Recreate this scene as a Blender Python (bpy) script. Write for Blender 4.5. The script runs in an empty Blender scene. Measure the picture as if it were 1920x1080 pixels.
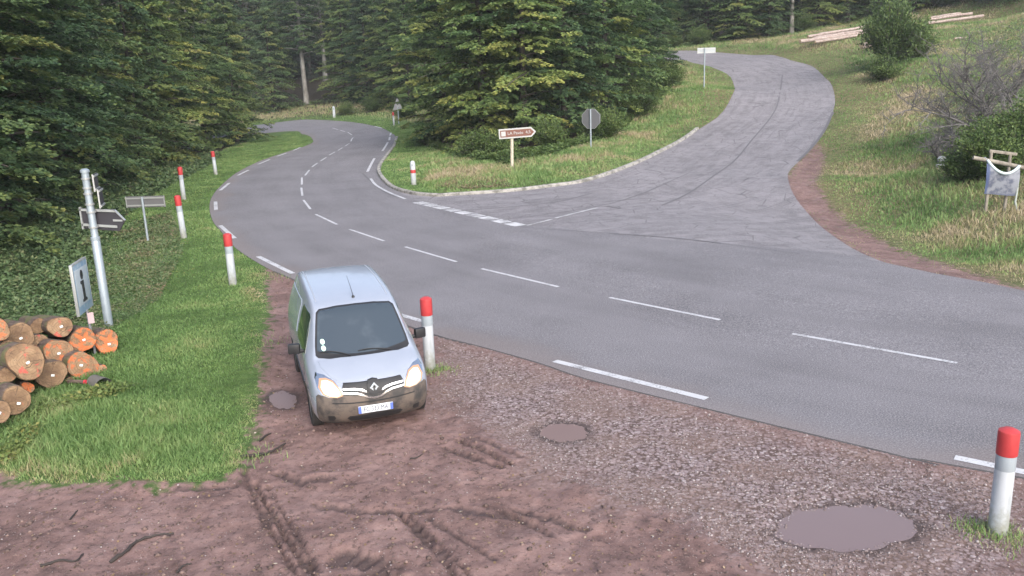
import bpy, bmesh, math, random
import numpy as np
from mathutils import Vector, Matrix
from mathutils.bvhtree import BVHTree

random.seed(7)
RNG = np.random.default_rng(11)
SC = bpy.context.scene
COL = SC.collection

# ------------------------------------------------------------------ camera
F, PITCH, ROLL, CH = 1592.0, math.radians(14.1), math.radians(2.1), 5.15
fwd = np.array([0, math.cos(PITCH), -math.sin(PITCH)])
up0 = np.array([0, math.sin(PITCH), math.cos(PITCH)])
rt0 = np.array([1.0, 0, 0])
RT = math.cos(ROLL) * rt0 - math.sin(ROLL) * up0
UP = math.sin(ROLL) * rt0 + math.cos(ROLL) * up0
cd = bpy.data.cameras.new("camera")
cam = bpy.data.objects.new("camera", cd)
COL.objects.link(cam)
cd.sensor_width = 36.0
cd.lens = F / 1920 * 36.0
cd.clip_start = 0.1
cd.clip_end = 2000
m = Matrix.Identity(4)
for i in range(3):
    m[i][0], m[i][1], m[i][2] = RT[i], UP[i], -fwd[i]
m[2][3] = CH
cam.matrix_world = m
SC.camera = cam

# ------------------------------------------------------------------ light: overcast morning
SUN_EL, SUN_AZ = math.radians(38), math.radians(158)
w = bpy.data.worlds.new("World")
SC.world = w
w.use_nodes = True
nt = w.node_tree
nt.nodes.clear()
sky = nt.nodes.new("ShaderNodeTexSky")
sky.sky_type = 'NISHITA'
sky.sun_disc = False
sky.sun_elevation = SUN_EL
sky.sun_rotation = SUN_AZ
sky.dust_density = 3.0
sky.air_density = 1.0
hs = nt.nodes.new("ShaderNodeHueSaturation")      # cloud cover: a greyer sky
hs.inputs["Saturation"].default_value = 0.80
bg = nt.nodes.new("ShaderNodeBackground")
bg.inputs["Strength"].default_value = 0.15
wo = nt.nodes.new("ShaderNodeOutputWorld")
nt.links.new(sky.outputs[0], hs.inputs["Color"])
nt.links.new(hs.outputs[0], bg.inputs[0])
nt.links.new(bg.outputs[0], wo.inputs[0])
sl = bpy.data.lights.new("sun", 'SUN')
sl.energy = 1.4
sl.angle = math.radians(60)
sl.color = (1.0, 0.97, 0.93)
so = bpy.data.objects.new("sun", sl)
COL.objects.link(so)
sd = Vector((math.sin(SUN_AZ) * math.cos(SUN_EL), math.cos(SUN_AZ) * math.cos(SUN_EL), math.sin(SUN_EL)))
so.rotation_euler = sd.to_track_quat('Z', 'Y').to_euler()
SC.view_settings.view_transform = 'Standard'
SC.view_settings.look = 'None'
SC.view_settings.exposure = 1.14
SC.view_settings.gamma = 1.0
SC.view_settings.use_curve_mapping = False

# ------------------------------------------------------------------ helpers
def ray(px, py):
    return fwd + RT * ((px - 960) / F) - UP * ((py - 540) / F)

def at_depth(px, py, D):
    d = ray(px, py)
    return np.array([0, 0, CH]) + d * (D / d[1])

def at_z(px, py, z):
    d = ray(px, py)
    return np.array([0, 0, CH]) + d * ((z - CH) / d[2])

def tag(o, label=None, cat=None, group=None, kind=None):
    if label: o["label"] = label
    if cat: o["category"] = cat
    if group: o["group"] = group
    if kind: o["kind"] = kind
    return o

def empty(name, loc, rz=0.0, label=None, cat=None, group=None):
    o = bpy.data.objects.new(name, None)
    o.empty_display_size = 0.3
    COL.objects.link(o)
    o.location = loc
    o.rotation_euler = (0, 0, rz)
    return tag(o, label, cat, group)

def link_mesh(name, me, mats, parent=None):
    o = bpy.data.objects.new(name, me)
    COL.objects.link(o)
    if mats is not None:
        for mm in (mats if isinstance(mats, (list, tuple)) else [mats]):
            me.materials.append(mm)
    if parent is not None: o.parent = parent
    return o

def obj(name, bm, mats, parent=None, smooth=True, angle=40):
    me = bpy.data.meshes.new(name)
    bm.normal_update()
    bm.to_mesh(me)
    bm.free()
    if smooth:
        for p in me.polygons: p.use_smooth = True
        me.set_sharp_from_angle(angle=math.radians(angle))
    return link_mesh(name, me, mats, parent)

def copy_tree(o, parent=None):
    c = o.copy()
    COL.objects.link(c)
    if parent is not None: c.parent = parent
    for ch in list(o.children): copy_tree(ch, c)
    return c

def np_mesh(name, V, faces, nv, attrs=None, smooth=False):
    """V (n,3); faces flat index array with nv verts per face; attrs: point float attributes"""
    me = bpy.data.meshes.new(name)
    V = np.asarray(V, dtype=np.float32)
    faces = np.asarray(faces, dtype=np.int32).ravel()
    nf = len(faces) // nv
    me.vertices.add(len(V))
    me.vertices.foreach_set("co", V.ravel())
    me.loops.add(len(faces))
    me.loops.foreach_set("vertex_index", faces)
    me.polygons.add(nf)
    me.polygons.foreach_set("loop_start", np.arange(nf, dtype=np.int32) * nv)
    me.polygons.foreach_set("loop_total", np.full(nf, nv, dtype=np.int32))
    if smooth: me.polygons.foreach_set("use_smooth", np.ones(nf, dtype=bool))
    me.update(calc_edges=True)
    for k, a in (attrs or {}).items():
        at = me.attributes.new(k, 'FLOAT', 'POINT')
        at.data.foreach_set("value", np.asarray(a, dtype=np.float32))
    return me

# --- bmesh shapes
def box(bm, c, s, rot=None, bevel=0.0):
    mt = Matrix.Translation(Vector(c)) @ (rot.to_4x4() if rot is not None else Matrix.Identity(4)) @ Matrix.Diagonal((s[0], s[1], s[2], 1))
    r = bmesh.ops.create_cube(bm, size=1.0, matrix=mt)
    if bevel:
        es = list({e for v in r['verts'] for e in v.link_edges})
        bmesh.ops.bevel(bm, geom=es, offset=bevel, segments=2, affect='EDGES', profile=0.6)

def tube(bm, pts, rad, n=10, caps=True):
    pts = [Vector(p) for p in pts]
    if not hasattr(rad, '__len__'): rad = [rad] * len(pts)
    rings = []
    pn = None
    for i, p in enumerate(pts):
        a = pts[max(i - 1, 0)]; b = pts[min(i + 1, len(pts) - 1)]
        t = (b - a).normalized()
        if pn is None:
            u = t.orthogonal().normalized()
        else:
            u = (pn - t * pn.dot(t)).normalized()
        pn = u
        v = t.cross(u)
        rings.append([bm.verts.new(p + (u * math.cos(2 * math.pi * k / n) + v * math.sin(2 * math.pi * k / n)) * rad[i]) for k in range(n)])
    for r0, r1 in zip(rings, rings[1:]):
        for k in range(n):
            bm.faces.new((r0[k], r0[(k + 1) % n], r1[(k + 1) % n], r1[k]))
    if caps:
        bm.faces.new(list(reversed(rings[0]))); bm.faces.new(rings[-1])
    return rings

def lathe(bm, prof, n=20, c=(0, 0, 0)):
    rings = []
    for r, z in prof:
        if r < 1e-5: rings.append([bm.verts.new((c[0], c[1], c[2] + z))])
        else: rings.append([bm.verts.new((c[0] + r * math.cos(2 * math.pi * k / n), c[1] + r * math.sin(2 * math.pi * k / n), c[2] + z)) for k in range(n)])
    for r0, r1 in zip(rings, rings[1:]):
        for k in range(n):
            a = [r0[k % len(r0)], r0[(k + 1) % len(r0)], r1[(k + 1) % len(r1)], r1[k % len(r1)]]
            a = list(dict.fromkeys(a))
            if len(a) > 2: bm.faces.new(a)

def prism(bm, pts, y0, y1):
    """polygon in local x,z extruded from y0 to y1"""
    a = [bm.verts.new((x, y0, z)) for x, z in pts]
    b = [bm.verts.new((x, y1, z)) for x, z in pts]
    bm.faces.new(a); bm.faces.new(list(reversed(b)))
    n = len(pts)
    for i in range(n):
        bm.faces.new((a[i], b[i], b[(i + 1) % n], a[(i + 1) % n]))
    bmesh.ops.recalc_face_normals(bm, faces=bm.faces[:])

def text_mesh(name, body, size, mat_, parent, loc, rot=(math.pi / 2, 0, 0), extrude=0.002, sx=1.0):
    cu = bpy.data.curves.new(name, 'FONT')
    cu.body = body; cu.size = size; cu.extrude = extrude; cu.align_x = 'CENTER'; cu.align_y = 'CENTER'
    t = bpy.data.objects.new(name, cu)
    COL.objects.link(t)
    dg = bpy.context.evaluated_depsgraph_get()
    me = bpy.data.meshes.new_from_object(t.evaluated_get(dg))
    bpy.data.objects.remove(t); bpy.data.curves.remove(cu)
    me.materials.clear()
    o = link_mesh(name, me, mat_, parent)
    o.location = loc; o.rotation_euler = rot; o.scale = (sx, 1, 1)
    return o

# --- numpy noise
def vnoise(x, y, seed=0):
    xi = np.floor(x).astype(np.int64); yi = np.floor(y).astype(np.int64)
    fx = x - xi; fy = y - yi
    fx = fx * fx * (3 - 2 * fx); fy = fy * fy * (3 - 2 * fy)
    def h(a, b):
        n = (a * 374761393 + b * 668265263 + seed * 974634777) & 0xFFFFFFFF
        n = ((n ^ (n >> 13)) * 1274126177) & 0xFFFFFFFF
        return ((n ^ (n >> 16)) & 0xFFFF) / 65535.0
    return (h(xi, yi) * (1 - fx) + h(xi + 1, yi) * fx) * (1 - fy) + (h(xi, yi + 1) * (1 - fx) + h(xi + 1, yi + 1) * fx) * fy

def fbm(x, y, seed=0, oct=4):
    s = 0; a = 0.5
    for k in range(oct):
        s = s + a * vnoise(x * 2 ** k, y * 2 ** k, seed + k * 17); a *= 0.5
    return s

def sstep(a, b, x):
    t = np.clip((x - a) / (b - a), 0, 1)
    return t * t * (3 - 2 * t)

# --- materials
def new_mat(name, col=(0.5, 0.5, 0.5), rough=0.6, metal=0.0, spec=None, coat=0.0):
    mt = bpy.data.materials.new(name)
    mt.use_nodes = True
    b = mt.node_tree.nodes["Principled BSDF"]
    b.inputs["Base Color"].default_value = (*col, 1)
    b.inputs["Roughness"].default_value = rough
    b.inputs["Metallic"].default_value = metal
    if spec is not None: b.inputs["Specular IOR Level"].default_value = spec
    if coat: b.inputs["Coat Weight"].default_value = coat; b.inputs["Coat Roughness"].default_value = 0.08
    return mt

class NT:
    def __init__(s, mt):
        s.t = mt.node_tree; s.b = s.t.nodes["Principled BSDF"]
    def _set(s, inp, v):
        if isinstance(v, bpy.types.NodeSocket): s.t.links.new(v, inp)
        elif isinstance(v, (tuple, list)):
            inp.default_value = (*v, 1) if len(inp.default_value) == 4 and len(v) == 3 else v
        else: inp.default_value = v
    def pos(s): return s.t.nodes.new("ShaderNodeNewGeometry").outputs["Position"]
    def objc(s): return s.t.nodes.new("ShaderNodeTexCoord").outputs["Object"]
    def attr(s, n):
        a = s.t.nodes.new("ShaderNodeAttribute"); a.attribute_name = n; return a.outputs["Fac"]
    def rand(s): return s.t.nodes.new("ShaderNodeObjectInfo").outputs["Random"]
    def noise(s, scale, vec=None, detail=3.0, rough=0.55, dist=0.0):
        n = s.t.nodes.new("ShaderNodeTexNoise")
        n.inputs["Scale"].default_value = scale; n.inputs["Detail"].default_value = detail
        n.inputs["Roughness"].default_value = rough; n.inputs["Distortion"].default_value = dist
        if vec is not None: s.t.links.new(vec, n.inputs["Vector"])
        return n.outputs["Fac"]
    def vor(s, scale, vec=None, feature='F1', out="Distance", rnd=1.0):
        n = s.t.nodes.new("ShaderNodeTexVoronoi"); n.feature = feature
        n.inputs["Scale"].default_value = scale
        n.inputs["Randomness"].default_value = rnd
        if vec is not None: s.t.links.new(vec, n.inputs["Vector"])
        return n.outputs[out]
    def mapv(s, vec, scale=(1, 1, 1), rot=(0, 0, 0)):
        n = s.t.nodes.new("ShaderNodeMapping")
        n.inputs["Scale"].default_value = scale; n.inputs["Rotation"].default_value = rot
        s.t.links.new(vec, n.inputs["Vector"]); return n.outputs[0]
    def comb(s, x, y, z):
        n = s.t.nodes.new("ShaderNodeCombineXYZ")
        for k, v in zip("XYZ", (x, y, z)): s._set(n.inputs[k], v)
        return n.outputs[0]
    def sep(s, v, k):
        n = s.t.nodes.new("ShaderNodeSeparateXYZ"); s.t.links.new(v, n.inputs[0]); return n.outputs[k]
    def m(s, op, a, b=0.0, c=0.0, clamp=False):
        n = s.t.nodes.new("ShaderNodeMath"); n.operation = op; n.use_clamp = clamp
        s._set(n.inputs[0], a); s._set(n.inputs[1], b)
        if op in ('MULTIPLY_ADD',): s._set(n.inputs[2], c)
        return n.outputs[0]
    def ss(s, v, a, b):
        n = s.t.nodes.new("ShaderNodeMapRange"); n.interpolation_type = 'SMOOTHSTEP'
        s._set(n.inputs["Value"], v); n.inputs["From Min"].default_value = a; n.inputs["From Max"].default_value = b
        return n.outputs[0]
    def mix(s, fac, a, b, mode='MIX'):
        n = s.t.nodes.new("ShaderNodeMix"); n.data_type = 'RGBA'; n.blend_type = mode
        s._set(n.inputs[0], fac); s._set(n.inputs[6], a); s._set(n.inputs[7], b)
        return n.outputs[2]
    def ramp(s, fac, stops):
        n = s.t.nodes.new("ShaderNodeValToRGB")
        e = n.color_ramp.elements
        while len(e) < len(stops): e.new(0.5)
        for k, (p, c) in enumerate(stops):
            e[k].position = p; e[k].color = (*c, 1) if len(c) == 3 else c
        s._set(n.inputs[0], fac); return n.outputs[0]
    def bump(s, h, strength=0.5, dist=0.02):
        n = s.t.nodes.new("ShaderNodeBump"); n.inputs["Strength"].default_value = strength; n.inputs["Distance"].default_value = dist
        s._set(n.inputs["Height"], h); s.t.links.new(n.outputs[0], s.b.inputs["Normal"])
    def col(s, v): s._set(s.b.inputs["Base Color"], v)
    def rough(s, v): s._set(s.b.inputs["Roughness"], v)

# ------------------------------------------------------------------ terrain height (thin plate through surveyed points)
CP = []
for px, py in [(1870, 1005), (808, 688), (437, 535), (345, 447), (345, 375), (403, 328), (776, 348), (100, 900), (0, 700), (100, 600), (960, 1060), (1500, 900),
               (600, 400), (900, 480), (1200, 560), (1600, 650), (1900, 760), (1300, 480), (1000, 420), (1120, 395), (860, 366), (700, 330), (600, 300),
               (530, 270), (660, 260), (740, 250), (600, 235), (520, 240), (1560, 480), (1750, 512), (1920, 545), (1350, 420), (150, 470), (280, 455)]:
    CP.append(tuple(at_z(px, py, 0.0)))
for px, py, D in [(1100, 340, 40), (1200, 297, 47), (1310, 240, 57), (1378, 165, 70), (1340, 127, 80), (1245, 114, 87),
                  (1480, 330, 39.5), (1530, 270, 49), (1565, 200, 60), (1545, 150, 70), (1510, 122, 79), (1420, 104, 90), (1245, 97, 98),
                  (1870, 400, 28), (1700, 330, 40), (1640, 420, 31), (1800, 480, 25), (1750, 200, 53), (1650, 130, 70), (1560, 72, 86), (1690, 110, 68),
                  (1800, 80, 76), (1900, 130, 62), (1900, 280, 36), (1900, 40, 92), (1780, 42, 92), (1320, 165, 66), (1240, 200, 64), (1150, 265, 54),
                  (1108, 280, 48), (960, 313, 44.5), (880, 300, 50), (800, 268, 66), (1050, 280, 51),
                  (540, 190, 130), (620, 195, 122), (700, 208, 112), (760, 215, 104)]:
    CP.append(tuple(at_depth(px, py, D)))
CP += [(-60, 150, 9), (-25, 150, 10), (20, 150, 14), (60, 150, 22), (100, 150, 28), (-100, 60, -2), (100, 60, 12), (0, -30, 0), (60, -30, 1), (-60, -30, 0),
       (-110, 140, 4), (0, 250, 34), (150, 250, 50), (-150, 250, 30), (-40, 60, -1), (-40, 20, -0.8), (30, 15, 0.6), (40, 35, 3.5), (60, 90, 15), (-50, 100, 0)]
CP = np.array(CP)

def _tps_fit(P, lam=0.02):
    n = len(P); S = 20.0
    X = P[:, :2] / S
    d2 = ((X[:, None] - X[None]) ** 2).sum(-1)
    K = 0.5 * d2 * np.log(d2 + 1e-12)
    A = np.zeros((n + 3, n + 3))
    A[:n, :n] = K + lam * np.eye(n)
    A[:n, n] = 1; A[:n, n + 1:] = X
    A[n, :n] = 1; A[n + 1:, :n] = X.T
    b = np.zeros(n + 3); b[:n] = P[:, 2]
    return np.linalg.solve(A, b), X, S
_TC, _TX, _TS = _tps_fit(CP)

def zt(x, y):
    x = np.atleast_1d(np.asarray(x, float)); y = np.atleast_1d(np.asarray(y, float))
    sh = x.shape
    q = np.stack([x.ravel(), y.ravel()], 1) / _TS
    out = np.zeros(len(q))
    for s in range(0, len(q), 40000):
        qq = q[s:s + 40000]
        d2 = (qq[:, :1] - _TX[None, :, 0]) ** 2 + (qq[:, 1:] - _TX[None, :, 1]) ** 2
        out[s:s + 40000] = (0.5 * d2 * np.log(d2 + 1e-12)) @ _TC[:len(_TX)] + _TC[len(_TX)] + qq @ _TC[len(_TX) + 1:]
    return out.reshape(sh)

def zt1(x, y): return float(zt([x], [y])[0])

def G(px, py, dmax=170.0):
    """point of the terrain seen along a direction"""
    d = ray(px, py)
    Y = np.concatenate([np.arange(4, 40, 0.1), np.arange(40, dmax, 0.25)])
    t = Y / d[1]
    X = d[0] * t; Z = CH + d[2] * t
    g = Z - zt(X, Y)
    k = np.argmax(g <= 0)
    if g[k] > 0: k = len(Y) - 1
    if k == 0: k = 1
    a = g[k - 1] / (g[k - 1] - g[k] + 1e-9)
    yy = Y[k - 1] + (Y[k] - Y[k - 1]) * a
    tt = yy / d[1]
    return np.array([d[0] * tt, yy, zt1(d[0] * tt, yy)])

def Gs(L): return np.array([G(*p) for p in L])

def smooth_line(P, n_per=6, closed=False):
    """Catmull-Rom through points"""
    P = np.asarray(P, float); n = len(P); out = []
    rng = range(n if closed else n - 1)
    for i in rng:
        p0 = P[(i - 1) % n] if closed or i > 0 else 2 * P[0] - P[1]
        p1 = P[i]; p2 = P[(i + 1) % n]
        p3 = P[(i + 2) % n] if closed or i + 2 < n else 2 * P[-1] - P[-2]
        for k in range(n_per):
            t = k / n_per
            out.append(0.5 * (2 * p1 + (p2 - p0) * t + (2 * p0 - 5 * p1 + 4 * p2 - p3) * t * t + (3 * p1 - p0 - 3 * p2 + p3) * t ** 3))
    if not closed: out.append(P[-1])
    return np.array(out)

def dist_line(x, y, L, closed=False):
    """unsigned distance to polyline, plus arclength of the nearest point"""
    best = np.full(x.shape, 1e9); arc = np.zeros(x.shape); s0 = 0.0
    n = len(L)
    for i in range(n if closed else n - 1):
        ax, ay = L[i][0], L[i][1]; bx, by = L[(i + 1) % n][0], L[(i + 1) % n][1]
        dx, dy = bx - ax, by - ay; l2 = dx * dx + dy * dy + 1e-12
        t = np.clip(((x - ax) * dx + (y - ay) * dy) / l2, 0, 1)
        d = np.hypot(x - ax - t * dx, y - ay - t * dy)
        mk = d < best
        best = np.where(mk, d, best); arc = np.where(mk, s0 + t * math.sqrt(l2), arc)
        s0 += math.sqrt(l2)
    return best, arc

def sdist(x, y, poly):
    """signed distance to polygon, positive inside"""
    d, _ = dist_line(x, y, poly, True)
    ins = np.zeros(x.shape, bool); n = len(poly); j = n - 1
    for i in range(n):
        xi, yi, xj, yj = poly[i][0], poly[i][1], poly[j][0], poly[j][1]
        c = ((yi > y) != (yj > y)) & (x < (xj - xi) * (y - yi) / (yj - yi + 1e-15) + xi)
        ins ^= c; j = i
    return np.where(ins, d, -d)

# ------------------------------------------------------------------ plan of the place
near_px = [(1920, 897), (1762, 873), (1655, 847), (1514, 813), (1313, 764), (1100, 711), (1010, 681), (900, 650), (815, 628), (700, 588), (620, 556), (550, 524), (500, 502), (443, 466), (415, 434),
           (398, 412), (393, 384), (402, 362), (422, 341), (452, 319), (492, 300), (540, 284), (572, 274), (587, 266), (583, 257), (566, 251), (540, 246)]
nearL = Gs(near_px)[:, :2]
ext = nearL[0] + (nearL[0] - nearL[2]) / np.linalg.norm(nearL[0] - nearL[2]) * 14
nearL = np.vstack([ext, nearL, [[-34, 92], [-48, 90]]])
nearL = smooth_line(nearL, 4)
farL_px = [(540, 227), (600, 225), (660, 229), (700, 236), (730, 247), (742, 258), (736, 275), (722, 293), (708, 314), (710, 330), (730, 351)]
farL = np.vstack([[[-48, 102], [-36, 104]], Gs(farL_px)[:, :2]])
farL = smooth_line(farL, 4)
far2 = Gs([(780, 376), (980, 422), (1250, 450), (1560, 474), (1640, 488), (1750, 512), (1850, 530), (1920, 545)])[:, :2]
ext2 = far2[-1] + (far2[-1] - far2[-3]) / np.linalg.norm(far2[-1] - far2[-3]) * 14
MAIN = np.vstack([nearL, farL, far2, [ext2]])
kerb_px = [(742, 258), (736, 275), (722, 293), (708, 314), (710, 330), (730, 351), (765, 363), (810, 368), (860, 366), (950, 360), (1020, 352), (1100, 340), (1180, 313), (1240, 285), (1310, 242)]
kerbL = smooth_line(Gs(kerb_px)[:, :2], 5)
side_l_px = [(1345, 220), (1365, 195), (1378, 167), (1370, 145), (1340, 128), (1300, 118), (1245, 113)]
side_r_px = [(1245, 97), (1330, 97), (1420, 103), (1480, 112), (1525, 125), (1552, 150), (1565, 180), (1563, 205), (1553, 235), (1530, 270), (1500, 300), (1479, 322), (1480, 345), (1495, 375), (1520, 405), (1560, 440), (1620, 476), (1660, 492)]
sl_ = Gs(side_l_px)[:, :2]; sr_ = Gs(side_r_px)[:, :2]
endl = np.array([[sl_[-1][0] - 14, sl_[-1][1] + 1], [sr_[0][0] - 14, sr_[0][1] + 1]])
sideL = smooth_line(np.vstack([sl_, endl[:1]]), 4); sideR = smooth_line(np.vstack([endl[1:], sr_]), 4)
i0 = 15
SIDE = np.vstack([kerbL[i0:], sideL, sideR, Gs([(1500, 560), (1200, 520), (950, 450), (760, 390), (700, 345)])[:, :2]])
grass_edge_px = [(500, 502), (497, 540), (505, 585), (492, 630), (492, 680), (484, 740), (478, 790), (462, 845), (440, 885), (380, 902), (300, 906), (200, 898), (120, 905), (60, 902), (0, 885), (-150, 880)]
dirtE = Gs(grass_edge_px)[:, :2]
_e = nearL[4:4 * 14:4]; _t = np.gradient(_e, axis=0); _t /= np.linalg.norm(_t, axis=1, keepdims=True)
DIRT = np.vstack([_e + np.stack([_t[:, 1], -_t[:, 0]], 1) * 0.9, dirtE, [[-9, 8.5], [-12, 6], [-12, -20], [25, -20], [25, 0]]])
SHOULDER = Gs([(1470, 345), (1480, 322), (1500, 298), (1532, 268), (1548, 290), (1532, 345), (1560, 388), (1620, 432), (1690, 468), (1760, 490), (1840, 514), (1940, 545), (1940, 556), (1750, 520), (1640, 495), (1540, 435), (1480, 375)])[:, :2]
GRAVEL = Gs([(820, 626), (1100, 711), (1514, 813), (1762, 873), (1930, 900), (1950, 1100), (1500, 1090), (1250, 960), (1050, 890), (960, 830), (830, 760), (820, 690)])[:, :2]
FOREST_L = np.array([(-13.6, 10), (-13.6, 21), (-15.3, 28), (-19.2, 45), (-21.5, 60), (-24, 80), (-30, 88), (-60, 88), (-90, 60), (-90, 10)])
isl_trees = Gs([(775, 262), (860, 300), (940, 306), (1030, 288), (1100, 268), (1180, 222), (1250, 170)])[:, :2]
FOREST_C = np.vstack([isl_trees, [[10, 92], [-8, 92]]])

PUD = [  # (pixel centre, rx px, ry px, blob seed)
    (1588, 977, 112, 37, 1), (1057, 802, 36, 15, 2), (530, 742, 22, 14, 3)]
puddles = []
for (cx, cy, rx, ry, sd_) in PUD:
    c = G(cx, cy); ex = G(cx + rx, cy); ey = G(cx, cy - ry)
    A = np.linalg.norm(ex[:2] - c[:2]); B = np.linalg.norm(ey[:2] - c[:2])
    ux = (ex[:2] - c[:2]) / A; uy = (ey[:2] - c[:2]) / B
    poly = []
    for k in range(64):
        a = 2 * math.pi * k / 64
        r = 1 + 0.06 * math.sin(2 * a + sd_) + 0.04 * math.sin(5 * a + 2 * sd_) + 0.035 * math.sin(11 * a + sd_)
        poly.append(c[:2] + ux * A * r * math.cos(a) + uy * B * r * math.sin(a))
    puddles.append((c, np.array(poly)))

RUTS = [  # pixel polyline, half width m, depth m
    ([(455, 880), (480, 940), (520, 1010), (560, 1080), (590, 1130)], 0.05, 0.05),
    ([(478, 900), (510, 960), (550, 1020), (590, 1070), (620, 1120)], 0.06, 0.07),
    ([(500, 905), (545, 980), (590, 1050), (630, 1110)], 0.04, 0.04),
    ([(745, 950), (780, 985), (830, 1040), (870, 1090)], 0.05, 0.05),
    ([(765, 955), (810, 1000), (860, 1050), (900, 1090)], 0.03, 0.035),
    ([(800, 960), (860, 1000), (930, 1040)], 0.04, 0.025),
    ([(860, 818), (905, 838), (960, 862)], 0.05, 0.045),
    ([(890, 812), (935, 832), (975, 848)], 0.04, 0.03),
    ([(830, 830), (880, 850), (940, 868)], 0.05, 0.03),
    ([(590, 940), (680, 952), (760, 950), (850, 945), (960, 960)], 0.07, 0.022),
    ([(940, 950), (1000, 975), (1035, 1000)], 0.05, 0.035),
    ([(960, 945), (1030, 965), (1100, 985)], 0.05, 0.025),
    ([(470, 850), (500, 845), (540, 828)], 0.05, 0.03),
    ([(440, 905), (400, 908), (330, 915)], 0.05, 0.02),
    ([(640, 1035), (690, 1050), (740, 1075), (790, 1100)], 0.18, 0.05),
    ([(520, 880), (560, 895), (620, 890)], 0.10, 0.04),
]
rut_lines = [(Gs(p)[:, :2], wd, dp) for p, wd, dp in RUTS]

# ------------------------------------------------------------------ ground sheet
def axis(segs):
    out = []
    for a, b, s in segs: out.append(np.arange(a, b, s))
    return np.concatenate(out)
gx = axis([(-420, -120, 30), (-120, -40, 2.2), (-40, -16, 0.5), (-16, -7.5, 0.14), (-7.5, -6.2, 0.06), (-6.2, 3.2, 0.034), (3.2, 8, 0.06), (8, 18, 0.16), (18, 42, 0.5), (42, 120, 2.0), (120, 421, 30)])
gy = axis([(-60, 0, 6), (0, 6.6, 0.8), (6.6, 7.4, 0.06), (7.4, 13.5, 0.036), (13.5, 16, 0.06), (16, 30, 0.14), (30, 60, 0.32), (60, 130, 0.8), (130, 260, 4), (260, 620, 30)])
GX, GY = np.meshgrid(gx, gy)
GZ = zt(np.clip(GX, -150, 150), np.clip(GY, -40, 250))
sd_main = sdist(GX, GY, MAIN); sd_side = sdist(GX, GY, SIDE); sd_road = np.maximum(sd_main, sd_side)
sd_dirt = np.maximum(sdist(GX, GY, DIRT), sdist(GX, GY, SHOULDER))
sd_gravel = sdist(GX, GY, GRAVEL)
sd_forest = np.maximum(sdist(GX, GY, FOREST_L), sdist(GX, GY, FOREST_C))
near_ = 1 - sstep(26, 50, np.hypot(GX, GY))
dn = (fbm(GX * 1.7, GY * 1.7, 5) - 0.5) * 1.5
dirtm = sstep(-0.25, 0.35, sd_dirt + dn * 0.8)
# shoulder drop beside the asphalt, lumpy soil, softly rolling turf
edge_drop = 0.05 * sstep(0.0, 0.35, -sd_road) * dirtm
GZ = GZ - 0.05 * sstep(-0.02, 0.12, sd_road) - edge_drop
gr_noise = (fbm(GX * 0.7, GY * 0.7, 9) - 0.5) * 0.16 + (fbm(GX * 2.6, GY * 2.6, 31) - 0.5) * 0.06
away = sstep(0.1, 1.6, -sd_road)
GZ = GZ + gr_noise * away * (1 - dirtm) + 0.015 * (1 - dirtm) * sstep(0.05, 0.3, -sd_road)
mudm = dirtm * (1 - sstep(-0.3, 0.8, sd_gravel + dn)) * sstep(0.2, 0.9, -sd_road)
GZ = GZ + mudm * ((fbm(GX * 2.2, GY * 2.2, 3) - 0.5) * 0.10 + (fbm(GX * 7, GY * 7, 4, 3) - 0.5) * 0.045) * near_
GZ = GZ + dirtm * (1 - mudm) * (fbm(GX * 6, GY * 6, 14, 3) - 0.5) * 0.02 * sstep(0.05, 0.4, -sd_road) * near_
wet = np.zeros_like(GZ)
msk = (GY < 17) & (GY > 5) & (np.abs(GX) < 9)
xx, yy = GX[msk], GY[msk]
dz = np.zeros_like(xx); ww = np.zeros_like(xx)
for L, wd, dp in rut_lines:
    d, arc = dist_line(xx, yy, L)
    d = d + (vnoise(xx * 9, yy * 9, 77) - 0.5) * wd * 1.1 + (vnoise(xx * 2.2, yy * 2.2, 71) - 0.35) * wd * 0.9
    a = np.exp(-(d / wd) ** 2)
    lug = 0.75 + 0.25 * np.sin(arc * 42)
    a = 1 - sstep(wd * .55, wd * 1.15, d)
    dz += -dp * 1.5 * a * lug + dp * 0.3 * np.exp(-((d - 1.7 * wd) / (0.5 * wd)) ** 2) * vnoise(xx * 6, yy * 6, 12)
    ww = np.maximum(ww, a * (0.6 + 0.4 * vnoise(xx * 4, yy * 4, 91)))
GZ[msk] += dz; wet[msk] = ww
pudz = []
for c, poly in puddles:
    s = sdist(xx, yy, poly)
    lvl = c[2] - 0.075
    pudz.append(lvl)
    cur = GZ[msk]
    nz = (fbm(xx * 7, yy * 7, 41, 3) - 0.5) * 0.02
    bowl = lvl - 0.005 - 0.03 * sstep(0, 0.4, s) + nz * 0.8
    rim = lvl - 0.003 + 0.055 * sstep(0, 0.7, -s) + nz * 0.9
    k = sstep(-0.8, -0.02, s)
    GZ[msk] = np.where(s > 0, bowl, cur * (1 - k) + rim * k)
    wet[msk] = np.maximum(wet[msk], sstep(-0.28, -0.0, s + (vnoise(xx * 5, yy * 5, 3) - .5) * .2))
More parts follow.
